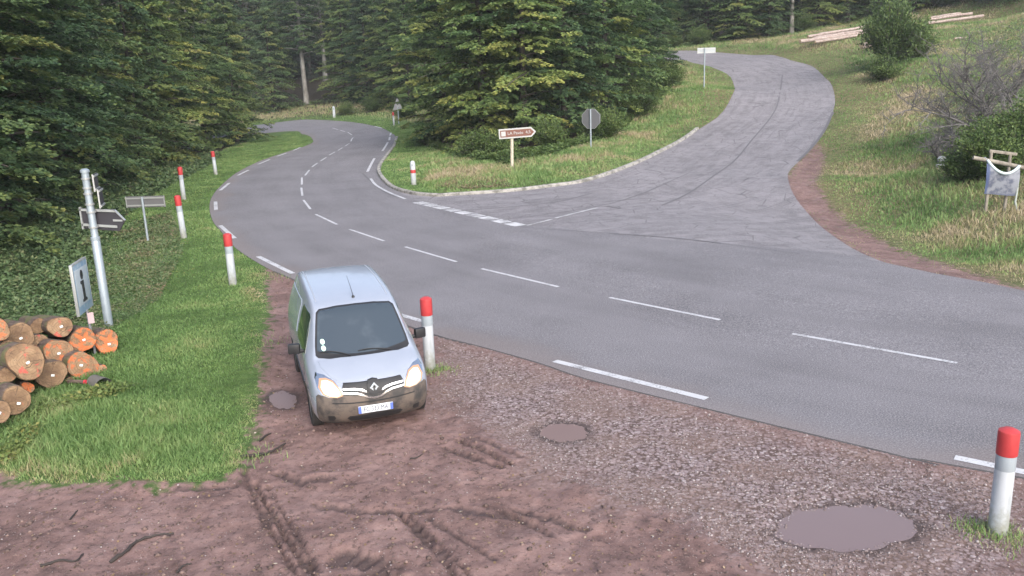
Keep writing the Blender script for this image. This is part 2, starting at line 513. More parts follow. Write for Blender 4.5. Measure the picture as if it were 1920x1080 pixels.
# far forest floors
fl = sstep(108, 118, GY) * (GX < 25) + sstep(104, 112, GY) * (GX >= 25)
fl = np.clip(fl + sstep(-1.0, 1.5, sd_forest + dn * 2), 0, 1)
dry = sstep(8, 14, GX - 0.0) * sstep(20, 24, GY + GX * 0.25) * 0.9
dry = np.maximum(dry, sstep(0, 2, sdist(GX, GY, np.vstack([kerbL[35:, :2], sideL, FOREST_C[:7][::-1]])) + 1.0) * 0.55)
dry = np.clip(dry + (fbm(GX * 0.35, GY * 0.35, 21) - 0.5) * 0.9 * (dry > 0.05), 0, 1)
nY, nX = GX.shape
idx = np.arange(nY * nX).reshape(nY, nX)
faces = np.stack([idx[:-1, :-1], idx[:-1, 1:], idx[1:, 1:], idx[1:, :-1]], -1).reshape(-1, 4)
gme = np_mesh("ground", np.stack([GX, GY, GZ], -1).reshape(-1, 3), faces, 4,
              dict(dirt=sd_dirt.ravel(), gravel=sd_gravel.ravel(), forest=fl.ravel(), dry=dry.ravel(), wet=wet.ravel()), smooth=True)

def zg(x, y):
    """height of the finished ground sheet"""
    x = np.atleast_1d(x); y = np.atleast_1d(y)
    i = np.clip(np.searchsorted(gx, x) - 1, 0, nX - 2); j = np.clip(np.searchsorted(gy, y) - 1, 0, nY - 2)
    u = (x - gx[i]) / (gx[i + 1] - gx[i]); v = (y - gy[j]) / (gy[j + 1] - gy[j])
    return (GZ[j, i] * (1 - u) + GZ[j, i + 1] * u) * (1 - v) + (GZ[j + 1, i] * (1 - u) + GZ[j + 1, i + 1] * u) * v
def gp(px, py):
    p = G(px, py)
    return Vector((p[0], p[1], float(zg(p[0], p[1])[0])))

mg = new_mat("ground_soil", rough=0.9, spec=0.25)
n = NT(mg); P = n.pos()
n1 = n.noise(0.9, P, 5); n2 = n.noise(5.0, P, 5, 0.6); n3 = n.noise(38, P, 4, 0.65); n4 = n.noise(0.25, P, 3)
gcol = n.ramp(n2, [(0.25, (0.03, 0.05, 0.016)), (0.5, (0.07, 0.12, 0.032)), (0.75, (0.12, 0.17, 0.05))])
dcol = n.ramp(n2, [(0.25, (0.06, 0.06, 0.028)), (0.5, (0.14, 0.12, 0.06)), (0.75, (0.21, 0.18, 0.10))])
gcol = n.mix(n.attr("dry"), gcol, dcol)
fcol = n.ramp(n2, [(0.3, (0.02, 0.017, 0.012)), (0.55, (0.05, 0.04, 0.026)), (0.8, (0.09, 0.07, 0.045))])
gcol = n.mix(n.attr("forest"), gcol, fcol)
mud = n.ramp(n.m('ADD', n.m('MULTIPLY', n1, 0.5), n.m('MULTIPLY', n2, 0.5)), [(0.34, (0.098, 0.061, 0.055)), (0.5, (0.188, 0.118, 0.107)), (0.66, (0.265, 0.175, 0.158))])
mud = n.mix(n.m('MULTIPLY', n.ss(n.noise(13, P, 5, 0.7), 0.47, 0.36), 0.7), mud, (0.062, 0.043, 0.038))
mud = n.mix(n.ss(n3, 0.58, 0.70), mud, (0.25, 0.185, 0.165))
vc = n.vor(21, P, out="Color"); vcs = n.sep(vc, 0)
vd = n.vor(21, P)
grav = n.ramp(vcs, [(0.0, (0.16, 0.118, 0.118)), (0.5, (0.24, 0.184, 0.185)), (0.85, (0.30, 0.243, 0.247)), (1.0, (0.40, 0.345, 0.35))])
grav = n.mix(n.ss(vd, 0.45, 0.75), grav, (0.09, 0.062, 0.055))
grav = n.mix(n.m('MULTIPLY', n.ss(n1, 0.4, 0.62), 0.55), grav, (0.185, 0.125, 0.105))
gfac = n.ss(n.m('ADD', n.attr("gravel"), n.m('MULTIPLY', n.m('SUBTRACT', n1, 0.5), 3.0)), -0.5, 0.6)
dirt = n.mix(gfac, mud, grav)
wetc = n.attr("wet")
dirt = n.mix(n.m('MULTIPLY', wetc, 0.85), dirt, (0.050, 0.036, 0.034))  # wet mud, its ruts darkened further so they read as deeper
dfac = n.ss(n.m('ADD', n.attr("dirt"), n.m('MULTIPLY', n.m('SUBTRACT', n2, 0.5), 1.3)), -0.12, 0.16)
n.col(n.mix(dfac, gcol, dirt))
sheen = n.m('MULTIPLY', n.ss(n.noise(1.4, P, 3), 0.5, 0.68), n.m('MULTIPLY', dfac, n.m('SUBTRACT', 1.0, gfac)))
n.rough(n.m('SUBTRACT', 0.92, n.m('ADD', n.m('MULTIPLY', sheen, 0.34), n.m('MULTIPLY', wetc, 0.22)), clamp=True))
n.bump(n.m('ADD', n.m('MULTIPLY', n2, 0.6), n.m('ADD', n.m('MULTIPLY', n3, 0.35), n.m('MULTIPLY', n.m('MULTIPLY', vd, gfac), -0.25))), 0.7, 0.05)
tag(link_mesh("ground", gme, mg), kind="structure")

# ------------------------------------------------------------------ sheets laid over the ground
def poly_sheet(name, poly, mat_, step, zfun, extra=None):
    bm = bmesh.new()
    vs = [bm.verts.new((p[0], p[1], 0)) for p in poly]
    es = [bm.edges.new((vs[i], vs[(i + 1) % len(vs)])) for i in range(len(vs))]
    bmesh.ops.triangle_fill(bm, edges=es, use_beauty=True)
    poly = np.asarray(poly)
    for ax, nor in ((0, (1, 0, 0)), (1, (0, 1, 0))):
        for v in np.arange(poly[:, ax].min() + step * 0.5, poly[:, ax].max(), step):
            co = [0, 0, 0]; co[ax] = v
            bmesh.ops.bisect_plane(bm, geom=bm.verts[:] + bm.edges[:] + bm.faces[:], plane_co=co, plane_no=nor, dist=1e-5)
    xy = np.array([(v.co.x, v.co.y) for v in bm.verts])
    z = zfun(xy[:, 0], xy[:, 1])
    for v, zz in zip(bm.verts, z): v.co.z = zz
    bmesh.ops.recalc_face_normals(bm, faces=bm.faces[:])
    if sum(f.normal.z for f in bm.faces) < 0: bmesh.ops.reverse_faces(bm, faces=bm.faces[:])
    me = bpy.data.meshes.new(name)
    bm.to_mesh(me); bm.free()
    if extra is not None:
        for k, a in extra(xy[:, 0], xy[:, 1]).items():
            at = me.attributes.new(k, 'FLOAT', 'POINT'); at.data.foreach_set("value", np.asarray(a, np.float32))
    for p in me.polygons: p.use_smooth = True
    return link_mesh(name, me, mat_)

def asphalt(name, base, worn):
    mt = new_mat(name, rough=0.82, spec=0.35)
    n = NT(mt); P = n.pos()
    a = n.attr("across"); b = n.attr("along")
    v = n.comb(n.m('MULTIPLY', a, 1.0), n.m('MULTIPLY', b, 0.09), 0.0)
    st = n.noise(2.4 if worn else 1.1, v, 4, 0.6)
    big = n.noise(0.35, P, 4); fine = n.noise(42, P, 3, 0.75); mid = n.noise(9, P, 4, 0.65)
    lo = tuple(c * (0.62 if worn else 0.72) for c in base); hi = tuple(c * (1.3 if worn else 1.2) for c in base)
    c = n.ramp(n.m('ADD', n.m('MULTIPLY', st, 0.55 if worn else 0.4), n.m('MULTIPLY', big, 0.5 if worn else 0.6)), [(0.34, lo), (0.52, base), (0.7, hi)])
    c = n.mix(n.m('MULTIPLY', n.ss(mid, 0.5, 0.75), 0.35), c, hi)
    c = n.mix(n.m('MULTIPLY', n.ss(fine, 0.50, 0.66), 0.75), c, (0.36, 0.345, 0.355))
    c = n.mix(n.m('MULTIPLY', n.ss(fine, 0.48, 0.34), 0.75), c, (0.05, 0.048, 0.05))
    if worn:
        pt = n.noise(1.3, P, 5, 0.7)
        c = n.mix(n.m('MULTIPLY', n.ss(pt, 0.50, 0.60), 0.45), c, (0.26, 0.245, 0.26))
        c = n.mix(n.m('MULTIPLY', n.ss(pt, 0.44, 0.36), 0.45), c, (0.11, 0.103, 0.11))
        thin = n.noise(5.0, n.comb(a, n.m('MULTIPLY', b, 0.06), 0.0), 3, 0.5, 0.3)
        c = n.mix(n.m('MULTIPLY', n.ss(thin, 0.60, 0.70), 0.38), c, (0.075, 0.073, 0.078))
        c = n.mix(n.m('MULTIPLY', n.ss(thin, 0.36, 0.27), 0.22), c, (0.32, 0.31, 0.32))
        cr = n.vor(0.9, P, 'DISTANCE_TO_EDGE')
        c = n.mix(n.m('MULTIPLY', n.ss(cr, 0.02, 0.0), n.m('MULTIPLY', n.ss(big, 0.42, 0.55), 0.8)), c, (0.05, 0.048, 0.05))
    else:
        # reddish dust carried on from the lay-by along the near edge
        c = n.mix(n.m('MULTIPLY', n.ss(n.m('ADD', a, n.m('MULTIPLY', n.m('SUBTRACT', big, 0.5), 2.5)), 0.9, 0.0), 0.45), c, (0.20, 0.165, 0.155))
    n.col(c)
    n.bump(fine, 0.35, 0.01)
    n.rough(n.m('ADD', 0.68, n.m('MULTIPLY', mid, 0.25)))
    return mt
m_as1 = asphalt("asphalt_main", (0.158, 0.150, 0.162), False)
m_as2 = asphalt("asphalt_side", (0.182, 0.170, 0.182), True)
def ex_main(x, y):
    d, a = dist_line(x, y, nearL); return dict(across=d, along=a)
kerb_ext = np.vstack([kerbL, sideL])
def ex_side(x, y):
    d, a = dist_line(x, y, kerb_ext); return dict(across=d, along=a)
tag(poly_sheet("side_road", SIDE, m_as2, 0.9, lambda x, y: zt(x, y) - 0.008, ex_side), kind="structure")
tag(poly_sheet("main_road", MAIN, m_as1, 1.1, lambda x, y: zt(x, y), ex_main), kind="structure")

# broken asphalt lip of the road along the lay-by
bm = bmesh.new()
lipm = new_mat("asphalt_edge", (0.055, 0.052, 0.052), 0.9)
L = nearL[:4 * 13]
prev = None
cumd = 0
for i, p in enumerate(L):
    q = L[min(i + 1, len(L) - 1)] - L[max(i - 1, 0)]; q = q / np.linalg.norm(q)
    nn = np.array([-q[1], q[0]])
    if sdist(np.array([p[0] + nn[0] * .3]), np.array([p[1] + nn[1] * .3]), MAIN)[0] > 0: nn = -nn
    wdt = 0.05 + 0.05 * random.random()
    z = zt1(*p)
    a = bm.verts.new((p[0] - nn[0] * 0.02, p[1] - nn[1] * 0.02, z + 0.004)); b = bm.verts.new((p[0] + nn[0] * wdt, p[1] + nn[1] * wdt, z - 0.02)); c = bm.verts.new((p[0] + nn[0] * (wdt + .05), p[1] + nn[1] * (wdt + .05), z - 0.12))
    if prev:
        bm.faces.new((prev[0], prev[1], b, a)); bm.faces.new((prev[1], prev[2], c, b))
    prev = (a, b, c)
tag(obj("road_edge", bm, lipm), kind="structure")

# road paint
mp = new_mat("road_paint", rough=0.6)
n = NT(mp); P = n.pos()
wr = n.m('ADD', n.m('MULTIPLY', n.noise(26, P, 4, 0.7), 0.6), n.m('MULTIPLY', n.noise(2.2, P, 3), 0.4))
n.col(n.mix(n.ss(wr, 0.51, 0.61), n.mix(n.noise(6, P), (0.44, 0.44, 0.46), (0.56, 0.56, 0.58)), (0.21, 0.205, 0.215)))
mpw = new_mat("road_paint_worn", rough=0.65)
n = NT(mpw); P = n.pos()
wr = n.m('ADD', n.m('MULTIPLY', n.noise(24, P, 4, 0.7), 0.6), n.m('MULTIPLY', n.noise(1.7, P, 3), 0.4))
n.col(n.mix(n.ss(wr, 0.43, 0.58), (0.60, 0.60, 0.62), (0.22, 0.215, 0.225)))

def strip(bm, pts, wd, zo):
    pts = np.asarray(pts)[:, :2]
    prev = None
    for i, p in enumerate(pts):
        q = pts[min(i + 1, len(pts) - 1)] - pts[max(i - 1, 0)]; q = q / np.linalg.norm(q)
        nn = np.array([-q[1], q[0]]) * wd / 2
        a = p + nn; b = p - nn
        va = bm.verts.new((a[0], a[1], zt1(*a) + zo)); vb = bm.verts.new((b[0], b[1], zt1(*b) + zo))
        if prev:
            f = bm.faces.new((prev[0], prev[1], vb, va))
        prev = (va, vb)

def dash(bm, p0, p1, wd, zo=0.006, mid=None, nseg=6):
    L = [G(*p0)] + ([G(*q) for q in mid] if mid else []) + [G(*p1)]
    L = np.array(L)[:, :2]
    L = smooth_line(L, 4) if mid else np.array([L[0] + (L[1] - L[0]) * t for t in np.linspace(0, 1, nseg)])
    strip(bm, L, wd, zo)

bm = bmesh.new()
for a, b in [((1486, 626), (1795, 681)), ((1143, 558), (1350, 600)), ((903, 504), (1047, 538)), ((760, 463), (856, 491)), ((655, 430), (720, 452)), ((592, 402), (632, 421)), ((569, 375), (582, 392)),
             ((565, 352), (567, 367)), ((566, 333), (566, 346)), ((572, 329), (580, 319)), ((585, 313), (595, 306)), ((601, 302), (612, 295)), ((617, 291), (628, 285)), ((634, 282), (642, 277)), ((647, 274), (655, 269)),
             ((658, 265), (662, 258)), ((660, 253), (652, 248)), ((647, 247), (638, 244)), ((634, 243), (623, 240))]:
    dash(bm, a, b, 0.10)
bmesh.ops.recalc_face_normals(bm, faces=bm.faces[:])
tag(obj("centre_line_paint", bm, mp, smooth=False), kind="structure")
bm = bmesh.new()
for a, b in [((1040, 677), (1325, 748)), ((1790, 858), (1990, 900)), ((700, 576), (808, 607)), ((484, 481), (549, 513)), ((413, 423), (440, 447)), ((404, 378), (405, 394)), ((413, 357), (430, 343)), ((446, 329), (466, 319)),
             ((484, 308), (506, 299)), ((520, 293), (537, 287)), ((550, 282), (564, 276)), ((578, 270), (584, 264)), ((577, 257), (567, 253)),
             ((702, 297), (689, 322)), ((733, 249), (730, 263)), ((727, 267), (717, 283)), ((716, 240), (703, 237))]:
    dash(bm, a, b, 0.155)
dash(bm, (695, 335), (760, 373), 0.13, mid=[(705, 347), (730, 361)])
bmesh.ops.recalc_face_normals(bm, faces=bm.faces[:])
tag(obj("edge_line_paint", bm, mp, smooth=False), kind="structure")
bm = bmesh.new()
A = np.array(G(782, 379)); B = np.array(G(980, 424))
for k in range(9):
    t0 = k / 9 + 0.004; t1 = (k + 0.86) / 9
    strip(bm, [A + (B - A) * t0, A + (B - A) * (t0 + t1) / 2, A + (B - A) * t1], 0.5, 0.006)
dash(bm, (988, 423), (1036, 411), 0.10, 0.008)
dash(bm, (1042, 409), (1120, 390), 0.13, 0.008)
bmesh.ops.recalc_face_normals(bm, faces=bm.faces[:])
tag(obj("give_way_paint", bm, mpw, smooth=False), kind="structure")

# tar seam along the middle of the side road, dark gutter patch by the kerb
bm = bmesh.new()
mseam = new_mat("tar_seam", (0.11, 0.106, 0.113), 0.8)
strip(bm, smooth_line(Gs([(1467, 140), (1462, 175), (1452, 209), (1410, 262), (1364, 312), (1304, 354), (1240, 385)])[:, :2], 5), 0.10, -0.002)
strip(bm, smooth_line(Gs([(1562, 210), (1545, 245), (1520, 278), (1495, 302)])[:, :2], 5), 0.16, -0.002)
strip(bm, smooth_line(Gs([(680, 325), (692, 337), (715, 356), (740, 369)])[:, :2], 5), 0.10, 0.005)
strip(bm, smooth_line(Gs([(960, 425), (1120, 436), (1320, 452), (1500, 476)])[:, :2], 5), 0.05, 0.003)
strip(bm, smooth_line(Gs([(860, 395), (950, 388), (1040, 379), (1110, 362)])[:, :2], 5), 0.09, -0.002)
strip(bm, smooth_line(Gs([(930, 412), (1020, 402), (1150, 380), (1290, 325)])[:, :2], 5), 0.06, -0.002)
bmesh.ops.recalc_face_normals(bm, faces=bm.faces[:])
tag(obj("tar_seams", bm, mseam, smooth=False), kind="structure")

# kerb round the grass island
mk = new_mat("kerb_concrete", rough=0.85)
n = NT(mk); P = n.pos()
n.col(n.mix(n.ss(n.noise(3, P, 5, 0.65), 0.42, 0.66), (0.34, 0.325, 0.30), (0.13, 0.125, 0.11)))
n.bump(n.noise(30, P, 3), 0.4, 0.01)
bm = bmesh.new()
prev = None
KL = smooth_line(kerbL, 2)
for i, p in enumerate(KL):
    q = KL[min(i + 1, len(KL) - 1)] - KL[max(i - 1, 0)]; q = q / np.linalg.norm(q)
    nn = np.array([-q[1], q[0]])     # towards the island (left of travel)
    z = zt1(*p)
    pr = [(-0.02, -0.06), (0.0, 0.085), (0.03, 0.12), (0.20, 0.12), (0.22, 0.0)]
    ring = [bm.verts.new((p[0] + nn[0] * o, p[1] + nn[1] * o, z + h)) for o, h in pr]
    if prev:
        for k in range(4): bm.faces.new((prev[k], prev[k + 1], ring[k + 1], ring[k]))
    prev = ring
bmesh.ops.recalc_face_normals(bm, faces=bm.faces[:])
tag(obj("kerb", bm, mk, angle=30), kind="structure")

# puddles
mw = new_mat("puddle_water", (0.175, 0.125, 0.122), 0.05, spec=0.5)
n = NT(mw); n.bump(n.noise(6, n.pos(), 2), 0.02, 0.01)
mw2 = new_mat("muddy_water", (0.18, 0.118, 0.104), 0.38, spec=0.5)
for (c, poly), lvl, mt in zip(puddles, pudz, (mw, mw2, mw2)):
    cc = poly.mean(0)
    big = cc + (poly - cc) * 1.16
    tag(poly_sheet("puddle", big, mt, 5.0, lambda x, y, l=lvl: np.full(x.shape, l)), kind="structure")

# ------------------------------------------------------------------ vegetation
def leaf_mat(name, stops, rough=0.55, trans=0.25, tint=0.25):
    mt = new_mat(name, rough=rough, spec=0.3)
    n = NT(mt)
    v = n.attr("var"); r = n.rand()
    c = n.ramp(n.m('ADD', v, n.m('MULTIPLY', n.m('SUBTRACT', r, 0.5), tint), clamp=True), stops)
    n.col(c)
    tr = n.t.nodes.new("ShaderNodeBsdfTranslucent")
    n.t.links.new(c, tr.inputs[0])
    mx = n.t.nodes.new("ShaderNodeMixShader"); mx.inputs[0].default_value = trans
    n.t.links.new(n.b.outputs[0], mx.inputs[1]); n.t.links.new(tr.outputs[0], mx.inputs[2])
    n.t.links.new(mx.outputs[0], n.t.nodes["Material Output"].inputs[0])
    return mt
m_beech = leaf_mat("beech_leaves", [(0.0, (0.050, 0.095, 0.042)), (0.35, (0.125, 0.205, 0.075)), (0.65, (0.25, 0.31, 0.095)), (1.0, (0.46, 0.44, 0.13))], trans=0.35)
m_mixed = leaf_mat("mixed_leaves", [(0.0, (0.042, 0.080, 0.042)), (0.4, (0.098, 0.168, 0.072)), (0.75, (0.195, 0.25, 0.085)), (1.0, (0.36, 0.35, 0.11))], trans=0.35)
m_spruce = leaf_mat("spruce_needles", [(0.0, (0.018, 0.034, 0.024)), (0.5, (0.038, 0.064, 0.040)), (1.0, (0.075, 0.105, 0.052))], trans=0.1)
m_shrub = leaf_mat("shrub_leaves", [(0.0, (0.035, 0.066, 0.024)), (0.45, (0.095, 0.15, 0.045)), (0.8, (0.16, 0.215, 0.065)), (1.0, (0.26, 0.25, 0.08))])
m_grass = leaf_mat("grass_blades", [(0.0, (0.065, 0.125, 0.036)), (0.4, (0.165, 0.275, 0.09)), (0.62, (0.255, 0.345, 0.13)), (0.8, (0.34, 0.30, 0.16)), (1.0, (0.47, 0.39, 0.27))], trans=0.3, tint=0.0)
m_bramble = leaf_mat("bramble_leaves", [(0.0, (0.05, 0.09, 0.042)), (0.5, (0.11, 0.17, 0.07)), (0.8, (0.19, 0.20, 0.10)), (1.0, (0.27, 0.19, 0.13))], tint=0.0)

mb = new_mat("tree_bark", rough=0.9, spec=0.2)
n = NT(mb); oc = n.objc()
n.col(n.ramp(n.noise(4, n.mapv(oc, (1, 1, 0.35)), 5, 0.65), [(0.3, (0.035, 0.030, 0.026)), (0.55, (0.085, 0.075, 0.066)), (0.75, (0.15, 0.14, 0.125))]))
n.bump(n.noise(18, n.mapv(oc, (1, 1, 0.2)), 4), 0.8, 0.03)
mbp = new_mat("pale_bark", rough=0.85, spec=0.2)
n = NT(mbp); oc = n.objc()
n.col(n.ramp(n.noise(1.6, n.mapv(oc, (1, 1, 0.5)), 5, 0.6), [(0.3, (0.12, 0.115, 0.10)), (0.55, (0.26, 0.25, 0.23)), (0.75, (0.36, 0.35, 0.33))]))
n.bump(n.noise(12, oc, 4), 0.5, 0.03)

def leaf_quads(P, D, N, Ln, Wd):
    """rhombic leaves: base P, direction D, normal N"""
    S = np.cross(D, N); S /= np.linalg.norm(S, axis=1, keepdims=True) + 1e-9
    Ln = np.asarray(Ln)[:, None]; Wd = np.asarray(Wd)[:, None]
    mid = P + D * Ln * 0.5 - N * Ln * 0.06
    V = np.stack([P, mid + S * Wd * 0.5, P + D * Ln, mid - S * Wd * 0.5], 1).reshape(-1, 3)
    return V

def norm(a): return a / (np.linalg.norm(a, axis=1, keepdims=True) + 1e-9)

def make_tree(seed, H, R, lowest, nb, nl, leaf, mat_leaf, mat_bark, shape, droop, kind, trunk_r=0.22, group=None, nlimb=40, varb=0.0, lat=0.36):
    """whole tree: trunk with limbs + a crown of leaf sprays held in layers"""
    g = np.random.default_rng(seed)
    root = empty("tree", (0, 0, 0))
    bm = bmesh.new()
    bend = g.normal(0, 0.15, 2)
    axis_pt = lambda z: np.array([bend[0] * math.sin(z / H * 2.2), bend[1] * math.sin(z / H * 2.6 + 1), z])
    zs = np.linspace(-0.4, H * 0.97, 9)
    tube(bm, [axis_pt(z) for z in zs], [trunk_r * (1.25 if k == 0 else 1.0) * (1 - 0.93 * max(z, 0) / H) + 0.01 for k, z in enumerate(zs)], 9)
    Ps, Ds, Ns, Vs = [], [], [], []
    az = g.uniform(0, 6.28)
    for b in range(nb):
        u = (b + g.uniform(0, 1)) / nb
        z0 = lowest + (H - lowest) * u ** 0.92
        t = (z0 - lowest) / (H - lowest)
        az += 2.39996 + g.normal(0, 0.25)
        Rb = R * shape(t) * g.uniform(0.62, 1.12)
        if Rb < 0.25: Rb = 0.25
        dirv = np.array([math.cos(az), math.sin(az), 0]); perp = np.array([-math.sin(az), math.cos(az), 0])
        rise = g.normal(0.22, 0.14) if kind == 'b' else g.normal(0.08, 0.08)
        dr = droop * g.uniform(0.6, 1.4)
        base = axis_pt(z0)
        path = lambda s: base[None] + dirv[None] * (Rb * s)[:, None] + np.array([0, 0, 1.0])[None] * (rise * Rb * s - dr * Rb * s * s)[:, None] + perp[None] * (0.12 * Rb * np.sin(s * 3 + b))[:, None]
        if b % max(1, nb // nlimb) == 0:
            ss = np.linspace(0, 0.92, 5)
            tube(bm, path(ss), [trunk_r * 0.30 * (1 - t * 0.7) * (1 - 0.85 * s) + 0.008 for s in ss], 5, caps=False)
        ntw = int(7 + 7 * Rb / R)
        N_ = int(nl * (0.35 + 0.65 * Rb / R))
        tw = g.integers(0, ntw, N_)
        sk = (0.10 if kind == 'b' else 0.2) + (0.90 if kind == 'b' else 0.8) * (tw + 0.5) / ntw
        side = np.where(tw % 2 == 0, 1.0, -1.0)
        tl = lat * Rb * (1.05 - 0.75 * sk) * g.uniform(0.8, 1.2, ntw)[tw] + 0.12
        q = g.uniform(0, 1, N_) ** 0.8
        ang = 0.95 - 0.35 * sk
        base_p = path(sk)
        twd = dirv[None] * np.cos(ang)[:, None] + perp[None] * (side * np.sin(ang))[:, None]
        p = base_p + twd * (tl * q)[:, None]
        p[:, 2] += -0.18 * tl * q * q + g.normal(0, 0.035 if kind == 'b' else 0.03, N_) + (g.normal(0, 0.07, ntw)[tw])
        la = g.normal(0, 0.75, N_)
        d = norm(twd * np.cos(la)[:, None] + np.cross(twd, np.array([[0, 0, 1.0]])) * np.sin(la)[:, None] + np.stack([np.zeros(N_), np.zeros(N_), g.normal(-0.22, 0.28, N_)], 1))
        nn = norm(np.stack([g.normal(0, 0.33, N_), g.normal(0, 0.33, N_), np.ones(N_)], 1) + dirv[None] * 0.6)
        Ps.append(p); Ds.append(d); Ns.append(nn)
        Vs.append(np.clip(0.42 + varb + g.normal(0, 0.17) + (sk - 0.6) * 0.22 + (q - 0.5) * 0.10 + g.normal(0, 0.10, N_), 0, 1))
    Pt = np.vstack(Ps); D = np.vstack(Ds); N = np.vstack(Ns); va = np.concatenate(Vs)
    k = len(Pt)
    Ln = leaf[0] * g.uniform(0.7, 1.3, k); Wd = leaf[1] * g.uniform(0.75, 1.25, k)
    V = leaf_quads(Pt, D, N, Ln, Wd)
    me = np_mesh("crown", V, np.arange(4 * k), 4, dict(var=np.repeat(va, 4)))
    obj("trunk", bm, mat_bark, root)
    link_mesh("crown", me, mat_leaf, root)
    return root

round_ = lambda t: (1 - max(0, t - 0.35) / 0.65 * 0.75) * (0.85 + 0.15 * min(1, t / 0.2))
cone_ = lambda t: 1.0 - 0.93 * t
tall_ = lambda t: 0.75 + 0.25 * math.sin(t * 3.1) - 0.6 * max(0, t - 0.6)
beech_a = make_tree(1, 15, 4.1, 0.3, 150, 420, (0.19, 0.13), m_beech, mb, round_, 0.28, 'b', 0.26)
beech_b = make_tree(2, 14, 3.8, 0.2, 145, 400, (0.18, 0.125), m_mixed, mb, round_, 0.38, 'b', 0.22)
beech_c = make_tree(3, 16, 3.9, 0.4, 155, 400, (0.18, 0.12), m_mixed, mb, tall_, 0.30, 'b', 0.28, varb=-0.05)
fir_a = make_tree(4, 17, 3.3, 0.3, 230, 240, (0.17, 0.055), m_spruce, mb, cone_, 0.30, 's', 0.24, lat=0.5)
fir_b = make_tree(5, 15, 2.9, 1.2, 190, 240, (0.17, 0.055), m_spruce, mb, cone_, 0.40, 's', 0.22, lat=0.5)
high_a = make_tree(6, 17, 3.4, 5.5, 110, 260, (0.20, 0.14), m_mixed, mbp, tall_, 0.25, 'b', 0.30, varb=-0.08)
PROTO = dict(a=beech_a, b=beech_b, c=beech_c, f=fir_a, g=fir_b, h=high_a)
used = set()

def place_tree(k, x, y, s=1.0, rz=None, label="", cat="tree", group=None, zoff=-0.15, name=None, sz=None):
    src = PROTO[k]
    o = src if k not in used else copy_tree(src)
    used.add(k)
    o.name = name or {'a': "beech_tree", 'b': "beech_tree", 'c': "beech_tree", 'f': "fir_tree", 'g': "fir_tree", 'h': "tall_tree"}[k]
    o.location = (x, y, zt1(x, y) + zoff)
    o.scale = (s, s, s * (sz or 1.0))
    o.rotation_euler = (0, 0, random.uniform(0, 6.28) if rz is None else rz)
    tag(o, label, cat, group)
    return o

KIND = dict(a="yellow-green beech", b="green beech", c="dark green beech", f="dark bluish fir", g="slender dark fir", h="tall bare-stemmed tree")
# left forest edge, front row (from the near corner to the far bend)
LW = [('b', -17.2, 17.0, .95), ('c', -17.3, 21.5, 1.0), ('b', -18.2, 26.0, 1.0), ('c', -18.6, 30.5, .95), ('c', -20.3, 34.5, 1.0), ('b', -20.8, 39.5, .95), ('b', -22.2, 44.5, 1.0), ('b', -23.6, 49.5, 1.0),
      ('b', -23.6, 55.5, .95), ('a', -24.8, 62, .92), ('c', -26.0, 69, 1.0), ('a', -26.6, 76, .95), ('b', -26.5, 85, .95), ('c', -29.5, 92, 1.0)]
where = ["in the near left corner behind the log pile", "behind the tall sign pole", "behind the blue information sign and brambles", "behind the low grey sign seen from its back",
         "behind the pair of red-capped posts", "beyond the second red-capped post of the verge", "behind the farthest red-capped post on the left", "halfway along the left forest edge",
         "past the middle of the left forest edge", "overhanging the verge where the left road narrows", "next to last on the left forest edge", "above the inside of the left road bend", "overhanging the spot where the left road disappears", "last on the left, past where the road disappears"]
for i, (k, x, y, s) in enumerate(LW):
    place_tree(k, x, y, s, label=f"{KIND[k]} {where[i]}", group="trees along the left forest edge")
j = 0
for row, dx in ((1, -5.2), (2, -10.5)):
    for i in range(11 - row):
        y = 17 + i * 6.6 + random.uniform(-1.2, 1.2) + row; x = -17.6 - (y - 17) * 0.155 + dx + random.uniform(-.9, .9)
        k = random.choice("cfbbc")
        place_tree(k, x, y, random.uniform(1.1, 1.3), label="dark tree crown deep inside the left forest, behind its front row", group="trees deep in the left forest")
# island trees between the two roads
IS = [('a', 838, 262, 64, 1.0), ('a', 905, 270, 57.5, 1.0), ('a', 985, 270, 56.5, 1.05), ('b', 1060, 255, 58.5, 1.0), ('a', 1135, 235, 63, 1.05), ('b', 1185, 210, 70, .95), ('c', 1215, 175, 80, .9)]
iw = ["at the left edge of the grass island above the road bend", "behind and left of the brown direction sign", "right above the brown direction sign", "between the brown sign and the stop sign",
      "right behind the stop sign back", "right of the stop sign on the grass island", "at the right edge of the island trees near the side road"]
for i, (k, px, py, D, s) in enumerate(IS):
    p = at_depth(px, py, D)
    place_tree(k, p[0], p[1], s, label=f"{KIND[k]} {iw[i]}", group="trees on the island between the two roads")
for i, (k, px, py, D, s) in enumerate([('b', 872, 240, 71, 1.1), ('c', 950, 240, 67, 1.1), ('b', 1030, 230, 68, 1.2), ('b', 1110, 215, 74, 1.1), ('g', 1165, 190, 82, 1.0), ('c', 900, 235, 82, 1.1), ('f', 1000, 220, 80, 1.1), ('c', 1085, 205, 84, 1.1), ('f', 1150, 180, 94, 1.0)]):
    p = at_depth(px, py, D)
    place_tree(k, p[0], p[1], s, label="dark tree in the middle of the island wood, mostly hidden by its front row", group="trees inside the island wood")
